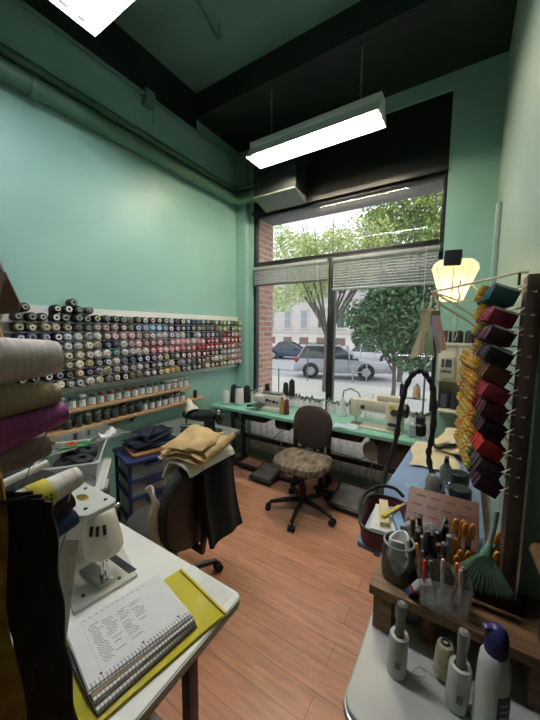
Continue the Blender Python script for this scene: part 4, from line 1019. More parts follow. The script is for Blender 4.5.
obj('top_plate', MB().prism(rrect(-.25, .07, -.06, .06, .03), .245, .266), LG, t, bevel=.005)
obj('top_plate_oval', MB().ell((-.05, .0, .266), (.03, .016, .003)), mat('brass', (168, 140, 70), rough=.3, metal=.8), t)
for x, y in ((.03, -.03), (-.1, -.04), (-.1, .035), (.03, .035)):
    obj('screw', MB().cyl((x, y, .264), (x, y, .269), .006, n=10), BLKMET, t)
obj('needle_bar', MB().cyl((.07, -.01, .02), (.07, -.01, .09), .005).cyl((.085, .0, .02), (.085, .0, .09), .004).cyl((.055, .0, .03), (.055, 0, .09), .006), CHROME, t)
obj('presser_foot', MB().box(.045, .095, -.035, .015, .0205, .028), CHROME, t, bevel=.002)
obj('side_rod', MB().tube([(.0, -.06, .15), (.0, -.12, .15), (-.05, -.14, .14)], .007, 8), STEEL, t)
obj('rear_housing', MB().prism(rrect(-.25, -.07, .055, .105, .02), .10, .18), LG, t, bevel=.01)
for k in range(4):
    obj('tension_knob', MB().along((-.09 - .045 * k, .105, .15), (-.09 - .045 * k, .14, .15), [(.01, 0), (.02, .005), (.02, .02), (.012, .03), (.012, .045)], 14), (CHROME, BLACK, CHROME, BLKMET)[k], t)
obj('thread_rod', MB().tube([(-.2, .08, .18), (-.2, .08, .27), (-.12, .08, .28)], .005, 8), STEEL, t)

# paper sheet curled beside the machine
solo('paper_sheet', MB().sheet(lambda u, v: (-.82 + .042 * u * (.35 + .65 * v) - .03 * v, .275 + .085 * u * (.35 + .65 * v) + .012 * math.sin(PI * u), .765 + .31 * v - .02 * u), 10, 14, .0012), mat('translucent_white', (222, 222, 216), rough=.6), 'curled white sheet standing between the black zippers and machine', 'sheet')

# yellow folder, notebooks
YEL = clear('yellow_plastic', (222, 206, 44), opacity=.78, rough=.25, gloss=.7)
t = thing('plastic_folder', 'translucent yellow plastic folder under the notebooks', 'folder', (-.705, .455, WT + .001), -.17)
obj('rear_sheet', MB().sheet(lambda u, v: (-.125 + .25 * u, -.2 + .40 * v, .0015 + .0012 * math.sin(9 * u + 4 * v)), 12, 14, .0012), YEL, t)
obj('front_sheet', MB().sheet(lambda u, v: (-.123 + .246 * u, -.195 + .385 * v, .0075 + .0035 * math.sin(7 * u + 5 * v) * math.sin(PI * u)), 14, 16, .0012), YEL, t)
obj('zip_edge', MB().cbox((0, .2, .006), (.25, .008, .007)), mat('yellow_zip', (206, 186, 50), rough=.4), t, bevel=.002)
def notebook(label, loc, rz, W, L, th, pagem, coverm, written=False, name='notebook'):
    t = thing(name, label, 'notebook', loc, rz)
    obj('cover', MB().box(-W / 2, W / 2, -L / 2, L / 2, 0, .0015).box(-W / 2, W / 2 - .012, -L / 2, L / 2, th - (.0006 if written else .0015), th) if not written else MB().box(-W / 2, W / 2, -L / 2, L / 2, 0, .0015), coverm, t, smooth=False)
    pg = obj('pages', MB().box(-W / 2 + .002, W / 2 - .004, -L / 2 + .002, L / 2 - .002, .0016, th - .001 if written else th - .0016), pagem, t, smooth=False)
    mb = MB(); n = int(L / .0085)
    for k in range(n):
        y = -L / 2 + .008 + k * (L - .016) / (n - 1)
        mb.tube([(W / 2 - .008 + .0085 * math.cos(a), y, th / 2 + (th / 2 + .004) * math.sin(a)) for a in [2 * PI * i / 10 for i in range(10)]], 0.0006, 5, closed=True)
    obj('spiral_wire', mb, mat('spiral_grey', (96, 96, 98), rough=.4), t, smooth=True)
    return t, pg
notebook('lower dark grey spiral notebook beneath the written one', (-.705, .435, WT + .0105), -.12, .205, .265, .014, PAPER, mat('grey_cover', (70, 70, 74), rough=.5))
notebook('brown-covered spiral notebook between the grey one and open page', (-.715, .44, WT + .0252), -.17, .205, .262, .008, PAPER, mat('kraft_cover', (140, 116, 88), rough=.7))
t, pg = notebook('white spiral notebook open at a handwritten page, topmost of its stack', (-.735, .445, WT + .0338), -.20, .208, .265, .007, PAPER, PAPER, True)
# printed rules and pen writing on the page (runs along the long side)
W, L, zt = .208, .265, .0061
mb = MB()
for k in range(24):
    x = -W / 2 + .014 + k * .0077
    mb.box(x, x + .00035, -L / 2 + .005, L / 2 - .005, zt, zt + .00015)
obj('ruled_lines', mb, mat('rule_blue', (170, 186, 206), rough=.9), t, smooth=False)
obj('margin_line', MB().box(-W / 2 + .005, W / 2 - .02, -L / 2 + .035, -L / 2 + .0355, zt, zt + .0002), mat('rule_red', (206, 150, 150), rough=.9), t, smooth=False)
rw = random.Random(5); mb = MB()
def scrib(mb, x, y, n, hgt, wd):
    p = []
    for k in range(n):
        p.append((x - hgt * (.5 + .5 * math.sin(k * 2.1 + rw.random())), y + wd * k / n + rw.uniform(-.0006, .0006), zt + .0003))
    mb.tube(p, .0005, 4)
xh = -W / 2 + .014
for k in range(12): scrib(mb, xh + .001, -L / 2 + .04 + k * .0145, 7, .004, .0095)
for col_, (y0, n0) in enumerate(((-L / 2 + .045, 15), (-L / 2 + .078, 14), (-L / 2 + .115, 14), (-L / 2 + .15, 9))):
    for k in range(n0 + 2):
        if rw.random() < .12: continue
        x = xh + .03 + k * .0077
        scrib(mb, x, y0 + rw.uniform(-.003, .003), rw.choice([9, 12, 15]), .0042, rw.choice([.02, .026, .03]))
o = obj('handwriting', mb, mat('pen_ink', (66, 74, 112), rough=.8), t, smooth=False); o['kind'] = 'stuff'
for k, (x, y) in enumerate(((W / 2 - .022, -.1), (W / 2 - .022, .0), (W / 2 - .022, .1))):
    obj('punch_hole', MB().cyl((x, y, zt - .0002), (x, y, zt + .0002), .0032, n=12), BLACK, t, smooth=False)
solo('paper_sheet', MB().box(-.10, .10, -.055, .055, 0, .0008), mat('plan_paper', (230, 230, 224), rough=.8), 'white paper sheet lying flat at the right corner of white table', 'sheet', loc=(-.68, .655, WT + .0008), rz=-.06, smooth=False)

# ------------------------------------------------------------------ peg rack at the far left edge with cones and zippers
t = thing('peg_rack', 'upright slatted peg rack with wire pegs at left edge of the photo', 'rack', (0, 0, 0))
obj('board', MB().box(-.98, -.50, .0, .03, .85, 1.85), mat('rack_board', (150, 140, 124), rough=.6), t, bevel=.003)
for x in (-.95, -.54):
    obj('post', MB().box(x, x + .03, -.03, .0, 0, 1.85), BLKMET, t, bevel=.003)
    obj('foot', MB().box(x - .01, x + .04, -.25, .11, 0, .03), BLKMET, t, bevel=.003)
def rackcone(label, pxend, c, L, r0, r1, tip=(214, 206, 190), tilt=.0):
    UP = V((0, 1, tilt)).normalized()
    e = V(pxend); s = e - UP * L
    t2 = thing('thread_cone', label, 'thread cone', (0, 0, 0)); t2.location = s
    b = obj('wound_thread', MB().along(V((0, 0, 0)), e - s, [(r0 * .7, .002), (r0 * .96, .006), (r0, .016), (r1 * 1.06, L * .92), (r1 * .96, L * .98), (r1 * .6, L)], 30), CONETHREAD, t2); b.color = oc(c)
    k = obj('cone_core', MB().along(V((0, 0, 0)), e - s, [(r1 * .45, L * .9), (r1 * .45, L + .001), (r1 * .3, L + .002)], 16), OBJC, t2); k.color = oc(tip)
    obj('thread_tail', MB().tube([(e - s) * .85 + V((r1 * 1.12, 0, .0)), (e - s) * .78 + V((r1 * .95, 0, -r1 * .9)), (e - s) * .72 + V((r1 * .6, 0, -r1 * 1.5 - .02))], .0008, 4), OBJC, t2).color = oc(c)
    obj('peg', MB().tube([s - UP * ((s.y - .03) / UP.y), e - UP * .006], .004, 8), WIREW, t)
    return t2
rackcone('large pale grey thread cone, topmost of the big cones at left edge', (-.60, .252, 1.548), (236, 224, 212), .19, .045, .0285)
rackcone('khaki thread cone lying below the pale grey cone at left edge', (-.60, .249, 1.485), (196, 176, 140), .155, .034, .018)
rackcone('large purple thread cone below the khaki one at left edge', (-.60, .259, 1.450), (168, 78, 146), .18, .034, .019, tilt=.16)
rackcone('grey-brown thread cone half hidden under the purple cone', (-.62, .235, 1.392), (146, 128, 118), .16, .030, .022, tilt=.05)
rackcone('white thread cone with yellow paper label hanging over the dome machine', (-.625, .288, 1.310), (244, 236, 222), .13, .029, .019, tilt=.17)
rackcone('dark brown thread cone under the white labelled cone', (-.625, .272, 1.268), (64, 46, 40), .14, .018, .016, tilt=.17)
rackcone('blue thread cone under the dark brown cone by black zippers', (-.625, .276, 1.232), (48, 76, 118), .13, .021, .017, tilt=.17)
UP = V((0, 1, .17)).normalized()
e = V((-.625, .288, 1.310)); 
t = thing('paper_label', 'yellow paper label around the base of the white thread cone', 'label', tuple(e - UP * .085))
obj('label_sheet', MB().along(V((0, 0, 0)), UP * .03, [(.0275, 0), (.0282, 0), (.0258, .03), (.025, .03)], 24), mat('yellow_label', (222, 202, 66), rough=.7), t)
mbp = MB()
for k in range(3):
    for j in range(3):
        a = .25 - .28 * k
        mbp.cbox(UP * (.008 + .007 * j) + V((0.0275 * math.cos(a), 0, 0.0275 * math.sin(a))), (.0008, .002, .005), Matrix.Rotation(-a, 3, 'Y'))
obj('label_print', mbp, mat('print_dark', (70, 64, 30), rough=.9), t)
obj('white_peg', MB().tube([(-.70, .03, 1.285), (-.70, .262, 1.325)], .0075, 10), WHITE, bpy.data.objects['peg_rack'])
solo('cloth_bundle', MB().ell((-.86, .20, 1.17), (.10, .168, .105), 20, 12), mat('black_bundle', (17, 17, 18), rough=.95, var=.4, scale=14, bump=.8, bscale=30), 'black cloth bundle hanging on the rack behind the white cone and white peg', 'cloth')
# black zippers
ZB = mat('black_zip_tape', (24, 24, 25), rough=.8, var=.3, scale=30)
zx = [(-.560, .150), (-.548, .16), (-.535, .168), (-.522, .175), (-.508, .186), (-.565, .165), (-.552, .178)]
for k, (x, y) in enumerate(zx):
    t = thing('zipper', 'black zipper of the hanging bundle at left edge, %s from the frame edge' % ordw(k), 'zipper', (x, y, 1.36 - .004 * k), .6, group='black zippers hanging in a bundle')
    ph = k * 1.1
    obj('tape', MB().sheet(lambda u, v: (.034 * (u - .5) + .008 * math.sin(3 * v + ph), .004 * math.sin(34 * v + ph) * (abs(u - .5) * 2) + .014 * v, -.62 * v), 6, 60, .0035), ZB, t)
    obj('zip_teeth', MB().tube([(.008 * math.sin(3 * v + ph), .004 + .014 * v, -.02 - .6 * v) for v in [i / 30 for i in range(31)]], .0028, 6), BLKMET, t)
    obj('pull_tab', MB().box(-.004, .004, .004, .008, -.045, -.01), mat('dull_brass', (130, 116, 74), rough=.35, metal=.8) if k % 2 else CHROME, t, bevel=.001)
obj('zipper_peg', MB().tube([(-.60, .03, 1.345), (-.57, .10, 1.348), (-.530, .17, 1.35)], .003, 8), BLKMET, bpy.data.objects['peg_rack'])
solo('yellow_fabric', MB().sheet(lambda u, v: (-.600 + .052 * u + .018 * v, .098 + .045 * u + .006 * math.sin(11 * v + 6 * u), 1.44 - .56 * v), 10, 30, .005), mat('mustard_brocade', (196, 150, 50), rough=.8, rgb2=(120, 84, 28), scale=24, bump=.4, bscale=120), 'mustard yellow fabric strip hanging at the very left edge', 'fabric')
# folded card pocket and fringe at the top left
t = thing('card_box', 'grey and brown folded card box hanging above the pale grey cone', 'box', (-.617, .158, 1.632), 0)
CARDG = mat('grey_card', (168, 160, 150), rough=.8); CARDB = mat('brown_card', (112, 88, 70), rough=.8)
def plate(pts, th=.003):
    c = [V(p) for p in pts]; nn = (c[1] - c[0]).cross(c[2] - c[0]).normalized() * th
    n = len(c); return MB().add([p for p in c] + [p + nn for p in c], [tuple(range(n - 1, -1, -1)), tuple(range(n, 2 * n))] + [(i, (i + 1) % n, n + (i + 1) % n, n + i) for i in range(n)])
obj('grey_flap', plate([(-.08, -.03, .06), (.022, .02, .065), (.03, .025, .04), (.01, .02, .01), (-.08, -.03, .02)]), CARDG, t, smooth=False)
obj('brown_side', plate([(.028, .024, .05), (.045, .035, .0), (.04, .03, -.012), (.012, .02, -.012), (-.004, .018, .022)]), CARDB, t, smooth=False)
obj('lower_flap', plate([(-.08, -.03, .0), (-.002, .015, .02), (.012, .024, -.012), (-.06, -.02, -.03)]), mat('dark_card', (120, 112, 104), rough=.8), t, smooth=False)
obj('top_roll', MB().cyl((-.09, -.03, .07), (.01, .015, .078), .012), CARDG, t)
obj('hanger_wire', MB().tube([(-.04, -.13, .03), (-.04, -.02, .06)], .003, 6), STEEL, t)
t = thing('fringe_trim', 'yellow and cream fringe trim hanging just above the pale grey cone', 'trim', (-.632, .162, 1.608), .55)
mb = MB(); rf_ = random.Random(2)
for k in range(26):
    x = -.08 + k * .0042
    mb.tube([(x, rf_.uniform(-.004, .004), 0), (x + rf_.uniform(-.003, .003), rf_.uniform(-.006, .006), -.025), (x + rf_.uniform(-.004, .004), rf_.uniform(-.006, .006), -.045)], .0022, 5)
o = obj('fringe', mb, mat('yellow_fringe', (214, 178, 112), rough=.95), t); o['kind'] = 'stuff'
obj('fringe_band', MB().box(-.085, .03, -.004, .004, -.002, .012), mat('cream_band', (216, 204, 178), rough=.9), t)
obj('fringe_wire', MB().tube([(-.03, 0, .01), (-.09, -.12, .02)], .002, 6), STEEL, t)

# ------------------------------------------------------------------ right wall: white shelf unit by the window
SHW = mat('ivory_shelf_paint', (214, 208, 186), rough=.5, var=.04, scale=4)
t = thing('wall_cabinet', 'ivory shelf cabinet mounted right of the window behind the hanging lamp', 'cabinet', (0, 2.86, 0))
x0, x1, yb = -.172, .148, .195
obj('top_shelf', MB().box(x0, x1, -.02, yb, 1.475, 1.495), SHW, t, bevel=.002)
obj('body', MB().box(x0, x1, 0, yb, 1.18, 1.475), SHW, t, bevel=.002)
for a, b_ in ((x0 + .004, -.045), (-.038, x1 - .004)):
    d = obj('door', MB().box(a, b_, -.012, -.001, 1.19, 1.468), SHW, t, bevel=.002)
obj('lower_shelf', MB().box(x0, x1, -.02, yb, .925, .945), SHW, t, bevel=.002)
obj('side_panel', MB().box(x0, x0 + .012, .05, yb, .945, 1.18), SHW, t, smooth=False)
obj('back_panel', MB().box(x0 + .012, x1, yb - .01, yb, .945, 1.18), mat('shelf_back', (176, 172, 156), rough=.6), t, smooth=False)
tm = thing('wall_timer', 'small ivory timer with grey display on the shelf cabinet door', 'timer', (-.105, 2.845, 1.22))
obj('case', MB().box(-.055, .045, -.03, 0, 0, .17), mat('timer_case', (196, 192, 176), rough=.5), tm, bevel=.006)
obj('display', MB().box(-.042, .03, -.033, -.0305, .085, .15), mat('lcd_grey', (74, 82, 80), rough=.2), tm, smooth=False)
obj('button_strip', MB().box(-.042, .03, -.033, -.0305, .04, .062), mat('timer_strip', (96, 100, 98), rough=.4), tm, smooth=False)
for k, (x, c, nm) in enumerate(((-.125, (52, 38, 36), 'brown'), (-.045, (34, 28, 28), 'black'), (.035, (44, 34, 44), 'plum'), (.11, (36, 34, 34), 'charcoal'))):
    cone('thread_cone', '%s thread cone on top of the ivory cabinet, %s from the window' % (nm, ordw(k)), (x, 2.94, 1.496), c, .105, .036, .032)
for k, (x, c, nm) in enumerate(((-.12, (76, 76, 92), 'slate'), (-.045, (40, 40, 44), 'black'), (.035, (122, 100, 74), 'tan'), (.108, (84, 82, 72), 'olive'))):
    cone('thread_cone', '%s thread cone on the lower ivory shelf, %s from the window' % (nm, ordw(k)), (x, 2.95, .946), c, .13, .035, .031)

# brown post board on the wall end and dim niche shelving
t = thing('wall_post', 'dark brown upright board on the end of the right wall', 'post', (0, 0, 0))
obj('board', MB().box(.118, .149, .955, 1.03, .02, 1.735), WOODD, t, bevel=.003)
obj('metal_edge', MB().box(.149, .154, .948, .955, .02, 1.5), STEEL, t, smooth=False)
t = thing('niche_shelf', 'dim dark shelving in the niche behind the brown post', 'shelf', (0, 0, 0))
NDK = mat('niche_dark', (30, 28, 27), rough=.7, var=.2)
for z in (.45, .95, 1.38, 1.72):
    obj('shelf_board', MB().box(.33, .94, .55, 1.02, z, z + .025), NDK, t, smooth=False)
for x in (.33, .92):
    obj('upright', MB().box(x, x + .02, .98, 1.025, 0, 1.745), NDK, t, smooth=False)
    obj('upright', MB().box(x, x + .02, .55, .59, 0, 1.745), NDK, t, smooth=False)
for k, (x, y, z, c, nm) in enumerate(((.40, .9, 1.406, (60, 62, 66), 'grey'), (.45, .75, 1.406, (44, 46, 50), 'charcoal'), (.40, .9, .976, (64, 58, 54), 'brown'), (.46, .7, .976, (48, 48, 54), 'slate'))):
    cone('thread_cone', 'dim %s thread cone on the %s board of the niche shelving' % (nm, 'upper' if z > 1.2 else 'middle'), (x, y, z), c, .16, .05, .036)
t = thing('sleeve_board', 'curved wooden sleeve board leaning at the right edge by post', 'ironing board', (.212, .80, .881), .12)
obj('board', MB().prism([(-.035, -.16), (.035, -.16), (.04, .0), (.03, .14), (.012, .17), (-.012, .17), (-.03, .14), (-.04, .0)], .18, .2), WOODM, t, bevel=.006)
obj('stand', MB().box(-.015, .015, .05, .09, .0, .181), WOODD, t, bevel=.003)

# ------------------------------------------------------------------ ironing table along the right wall
PAD = mat('blue_grey_pad', (128, 150, 182), rough=.9, var=.08, scale=6, bump=.2, bscale=200)
t = thing('ironing_table', 'blue-grey padded ironing table along the right wall', 'table', (0, 0, 0))
obj('pad', MB().prism([(-.30, 1.10), (.115, 1.06), (.115, 2.44), (-.24, 2.44), (-.265, 2.30), (-.285, 1.9), (-.31, 1.42), (-.315, 1.25)], .775, .80), PAD, t, bevel=.008)
obj('board', MB().box(-.24, .11, 1.12, 2.42, .75, .774), WOODM, t, bevel=.003)
for x in (-.2, .07):
    for y in (1.3, 2.3):
        obj('leg', MB().box(x - .02, x + .02, y - .02, y + .02, 0, .75), BLKMET, t, bevel=.003)
t = thing('folded_cloth', 'beige cotton cloth lying flat over the blue ironing pad', 'cloth', (-.125, 2.13, .803), .06)
BEIGE = mat('beige_cotton', (222, 206, 172), rough=.95, var=.06, scale=14, bump=.3, bscale=220)
obj('flat_fold', foldcloth('c', .25, .44, .022, BEIGE, 1, 5, .004), BEIGE, t)
t = thing('crumpled_cloth', 'lumpy cream cap-like cloth on the ironing table beside zipper rack', 'cloth', (.02, 2.28, .83), -.3)
obj('heap', foldcloth('c', .24, .30, .09, BEIGE, 2, 12, .02), BEIGE, t)
# bottles and jars on the pad
def lidjar(label, loc, r, h, gm, lm, lh):
    t = thing('jar', label, 'jar', loc)
    obj('glass_body', MB().lathe([(r * .9, 0), (r, .005), (r, h), (r * .8, h + .008)], 20), gm, t)
    l = obj('lid', MB().lathe([(r * 1.02, h), (r * 1.05, h + .004), (r * 1.05, h + lh - .003), (r * .98, h + lh)], 22), lm, t); l['label'] = 'black screw lid'
    obj('contents', MB().lathe([(r * .85, .006), (r * .88, h * .8)], 16), mat('jar_dark', (84, 78, 66), rough=.7), t)
BKL = mat('black_lid', (15, 15, 15), rough=.4)
lidjar('black-lidded glass jar nearer the camera on the ironing pad', (.025, 1.50, .801), .040, .07, JARGL, BKL, .055)
lidjar('black-lidded glass jar farther along the ironing pad, behind the nearer one', (.02, 1.70, .801), .040, .06, JARGL, BKL, .05)
t = thing('spray_bottle', 'clear bottle with black base standing on pad by black cable', 'bottle', (-.085, 1.56, .801))
obj('bottle_body', MB().lathe([(.03, 0), (.033, .005), (.033, .055), (.031, .06)], 18), BKL, t)
obj('clear_top', MB().lathe([(.031, .06), (.031, .1), (.02, .125), (.014, .13)], 18), mat('grey_clear', (136, 134, 124), rough=.2), t)
t = thing('glass_bottle', 'small empty clear glass bottle between black lids and bottle', 'bottle', (-.03, 1.52, .801))
obj('bottle_body', MB().lathe([(.028, 0), (.031, .004), (.031, .07), (.016, .095), (.014, .12), (.017, .122), (.017, .13)], 18), JARGL, t)
t = thing('spray_bottle', 'grey nozzled bottle behind the clear one beside the beige cloth', 'bottle', (-.04, 1.80, .801))
obj('bottle_body', MB().lathe([(.028, 0), (.03, .005), (.03, .08), (.014, .1), (.012, .12)], 18), mat('grey_bottle', (112, 116, 112), rough=.35), t)
obj('nozzle', MB().cbox((0, -.01, .132), (.02, .045, .02)), BLKMET, t, bevel=.004)
solo('note_card', MB().box(-.035, .035, -.03, .03, 0, .002), mat('light_blue_card', (136, 186, 210), rough=.7), 'light blue card lying on the ironing pad left of bottles', 'card', loc=(-.18, 1.66, .8015), rz=.5, smooth=False)
t = thing('seam_ripper', 'red and clear seam ripper lying on the ironing pad by blue card', 'seam ripper', (-.16, 1.52, .808), 1.15)
obj('handle', MB().along((-.07, 0, 0), (.0, 0, 0), [(.004, 0), (.007, .006), (.007, .06), (.004, .07)], 10), mat('clear_pink', (210, 170, 170), rough=.2), t)
obj('cap', MB().along((.0, 0, 0), (.06, 0, 0), [(.005, 0), (.0065, .004), (.005, .05), (.002, .06)], 10), mat('red_plastic', (170, 44, 40), rough=.4), t)

# black wrapped hose loop of the iron
t = thing('iron_hose', 'thick black wrapped hose arching in a tall loop above ironing table', 'hose', (0, 0, 0))
def smooth(pts, k=6):
    pts = [V(p) for p in pts]; out = []
    for i in range(len(pts) - 1):
        a = pts[max(i - 1, 0)]; b_ = pts[i]; c = pts[i + 1]; d = pts[min(i + 2, len(pts) - 1)]
        for j in range(k):
            s = j / k
            out.append(.5 * ((2 * b_) + (c - a) * s + (2 * a - 5 * b_ + 4 * c - d) * s * s + (3 * b_ - a - 3 * c + d) * s ** 3))
    out.append(pts[-1]); return out
hp = smooth([(-.295, 1.45, .815), (-.292, 1.55, .90), (-.262, 1.60, 1.048), (-.25, 1.60, 1.18), (-.231, 1.60, 1.308), (-.205, 1.60, 1.38), (-.168, 1.60, 1.408), (-.135, 1.60, 1.38), (-.112, 1.60, 1.33), (-.10, 1.60, 1.22), (-.105, 1.62, 1.08), (-.115, 1.64, 1.0), (-.10, 1.62, .93), (-.06, 1.58, .875), (-.04, 1.56, .85)], 8)
hr = [.0125 + .0022 * math.sin(i * 1.1) for i in range(len(hp))]
obj('hose', MB().tube(hp, hr, 10), mat('black_wrap', (24, 22, 24), rough=.8, var=.3, scale=60, bump=.4, bscale=120), t)
t = thing('power_cable', 'thin black cable curving across the crumpled cream cloth', 'cable', (0, 0, 0))
obj('cable', MB().tube(smooth([(-.11, 1.66, 1.18), (-.11, 1.72, 1.05), (-.09, 1.85, .96), (-.04, 1.98, .945), (.03, 2.02, .955), (.07, 2.10, .96), (.10, 2.2, .93)], 6), .008, 8), BLACK, t)

# ------------------------------------------------------------------ oval tray of papers at the near end of the pad
t = thing('paper_tray', 'maroon rimmed oval tray of papers overhanging the near end of ironing pad', 'tray', (-.225, 1.215, .802), .1)
prof = rrect(-.075, .075, -.13, .13, .055, 6)
mb = MB(); n = len(prof)
vs = [(x, y, 0) for x, y in prof] + [(x * 1.1, y * 1.06, .07) for x, y in prof] + [(x * .95, y * .97, .003) for x, y in prof] + [(x * 1.07, y * 1.04, .07) for x, y in prof]
fs = [tuple(range(n - 1, -1, -1)), tuple(range(2 * n, 3 * n))]
for i in range(n):
    j = (i + 1) % n; fs += [(i, j, n + j, n + i), (n + i, n + j, 3 * n + j, 3 * n + i), (3 * n + i, 3 * n + j, 2 * n + j, 2 * n + i)]
obj('tray_wall', mb.add(vs, fs), mat('maroon_plastic', (112, 52, 62), rough=.5), t)
obj('rim', MB().tube([(x * 1.1, y * 1.06, .07) for x, y in prof], .006, 8, closed=True), BLACK, t)
obj('handle', MB().tube(smooth([(-.08, -.08, .06), (-.095, .0, .085), (-.085, .08, .10), (-.04, .14, .11), (.02, .17, .10), (.06, .16, .075)], 6), .0075, 10), mat('black_wrap', (24, 22, 24)), t)
for k, (dx, dy, w_, l_, z, c, nm, lab) in enumerate(((-.01, -.01, .10, .19, .02, (190, 206, 220), 'notepad', 'pale blue notepad lying in the maroon tray'), (.0, .0, .09, .18, .038, (232, 232, 226), 'envelope', 'white envelope on the blue notepad in maroon tray'),
        (-.005, .02, .035, .17, .056, (226, 208, 160), 'paper_strip', 'cream paper strip topmost in the maroon tray'), (.05, -.01, .035, .16, .056, (120, 160, 196), 'packet', 'blue packet at the right side inside maroon tray'))):
    p = V((-.225, 1.215, .802)) + Matrix.Rotation(.1, 3, 'Z') @ V((dx, dy, z))
    o = solo(nm, MB().box(-w_ / 2, w_ / 2, -l_ / 2, l_ / 2, 0, .017), OBJC, lab, 'paper', loc=p, rz=.1 + .12 * k - .1, bevel=.002); o.color = oc(c)
t = thing('craft_knife', 'yellow craft knife lying on papers in the maroon tray', 'knife', (-.20, 1.24, .882), 1.2)
obj('handle', MB().box(-.07, .05, -.008, .008, -.004, .006), mat('yellow_knife', (214, 190, 80), rough=.4), t, bevel=.003)
obj('blade', MB().box(.05, .085, -.005, .005, 0, .001), STEEL, t, smooth=False)

# ------------------------------------------------------------------ wooden riser and white cabinet, right foreground
t = thing('white_worktable', 'cream-topped metal-edged cabinet table in the right foreground', 'cabinet', (0, 0, 0))
WTOP = mat('cream_worktop', (200, 198, 190), rough=.4, var=.06, scale=5)
obj('worktop', MB().prism(rrect(-.186, .285, .60, 1.00, .045), .728, .75), WTOP, t, bevel=.006)
obj('metal_edge', MB().prism(rrect(-.191, .290, .595, 1.005, .05), .715, .735), STEEL, t, bevel=.004)
obj('body', MB().prism(rrect(-.17, .275, .63, .98, .03), .04, .714), mat('grey_cabinet', (142, 138, 126), rough=.5, var=.08), t, bevel=.005)
obj('door_panel', MB().box(-.14, .14, .62, .6299, .10, .69), mat('grey_cabinet_door', (120, 114, 102), rough=.5), t, bevel=.004)
obj('plinth', MB().prism(rrect(-.15, .26, .65, .96, .03), 0, .04), BLACK, t)
t = thing('wooden_riser', 'worn wooden riser shelf standing on the cream cabinet top', 'shelf', (0, 0, 0))
obj('plank', MB().box(-.187, .24, .83, 1.04, .852, .88), WOODM, t, bevel=.003)
obj('leg', MB().box(-.175, -.125, .835, .90, .7505, .852), WOODM, t, bevel=.003)
obj('leg', MB().box(.17, .22, .835, .90, .7505, .852), WOODM, t, bevel=.003)
obj('back_board', MB().box(-.16, .22, .955, .97, .7505, .852), WOODD, t, smooth=False)
obj('metal_plate', MB().box(-.10, -.06, .9, .904, .7505, .80), mat('dull_plate', (120, 120, 116), rough=.4, metal=.6), t, smooth=False)

t = thing('glass_jar', 'wide clear glass jar with white rag inside on wooden riser corner', 'jar', (-.125, .905, .881))
obj('glass_body', MB().lathe([(.036, 0), (.044, .005), (.046, .02), (.046, .085), (.04, .098), (.04, .112), (.0385, .112), (.0385, .098), (.0445, .083), (.0445, .02), (.04, .007), (.001, .006)], 26, cap=False), JARGL, t)
obj('lip_ring', MB().tube([(.0405 * math.cos(a), .0405 * math.sin(a), .108) for a in [2 * PI * i / 24 for i in range(24)]], .003, 6, closed=True), clear('lip_glass', (220, 225, 222), opacity=.5, rough=.1), t)
solo('white_rag', MB().sheet(lambda u, v: (-.125 + .031 * math.cos(5.5 * u) * (1 - .25 * v), .90 + .031 * math.sin(5.5 * u) * (.6 + .4 * v), .938 + .065 * v + .008 * math.sin(9 * u)), 22, 8, .006), mat('white_rag_cloth', (220, 220, 216), rough=.9), 'crumpled white rag stuffed inside the glass jar', 'rag')
solo('dark_clips', MB().ell((-.125, .905, .912), (.036, .036, .022), 14, 8), mat('dark_clip_heap', (60, 60, 62), rough=.7, rgb2=(150, 148, 142), scale=60), 'heap of dark clips filling the bottom of the glass jar', 'clips')

# pen cup
t = thing('pencil_box', 'clear plastic box crammed with pens on front of wooden riser', 'box', (-.01, .875, .881), .15)
obj('tub', openbox(MB(), .055, .038, .085, .003, .006), clear('pen_box_clear', (200, 204, 200), opacity=.16, rough=.08), t, smooth=False)
rp = random.Random(9)
PC = [((196, 60, 50), 'red'), ((224, 180, 60), 'yellow'), ((60, 90, 150), 'blue'), ((70, 120, 84), 'green'), ((210, 206, 196), 'white'), ((40, 40, 44), 'black'), ((150, 110, 70), 'wooden'), ((180, 180, 184), 'silver'), ((214, 120, 60), 'orange')]
spots = ['front left corner', 'rear left corner', 'left side', 'front edge', 'middle', 'rear edge', 'right side', 'front right corner', 'rear right corner']
for k, (x, y) in enumerate(((-.042, -.026), (-.04, .026), (-.03, .0), (-.012, -.024), (.0, .0), (.008, .024), (.022, .002), (.04, -.024), (.042, .024))):
    c, nm = PC[k]
    L = rp.uniform(.095, .125); tx = rp.uniform(-.2, .2); ty = rp.uniform(-.1, .1)
    p = V((-.01, .875, .8855)) + Matrix.Rotation(.15, 3, 'Z') @ V((x, y, 0))
    t = thing('pen', '%s pen standing in the %s of the clear pencil box' % (nm, spots[k]), 'pen', p, 0, rot=(ty, tx, 0))
    o = obj('barrel', MB().lathe([(.0015, 0), (.0042, .012), (.0045, .016), (.0045, L - .006), (.003, L)], 10), OBJC, t); o.color = oc(c)
    o = obj('cap', MB().lathe([(.0046, L - .035), (.0052, L - .034), (.0052, L), (.004, L + .004)], 10), OBJC, t); o.color = oc((min(255, c[0] + 30), c[1], c[2]))
t = thing('medicine_packet', 'small white, red and blue packet leaning at left of the pencil box', 'packet', (-.078, .862, .884), .9, rot=(.5, .2, .8))
obj('carton', MB().box(-.02, .02, -.008, .008, 0, .065), mat('packet_white', (222, 222, 218), rough=.6), t, bevel=.001)
obj('red_band', MB().box(-.0204, .0204, -.0084, .0084, .02, .032), mat('packet_red', (190, 40, 40), rough=.6), t, smooth=False)
obj('blue_band', MB().box(-.0204, .0204, -.0084, .0084, .0, .018), mat('packet_blue', (50, 70, 130), rough=.6), t, smooth=False)
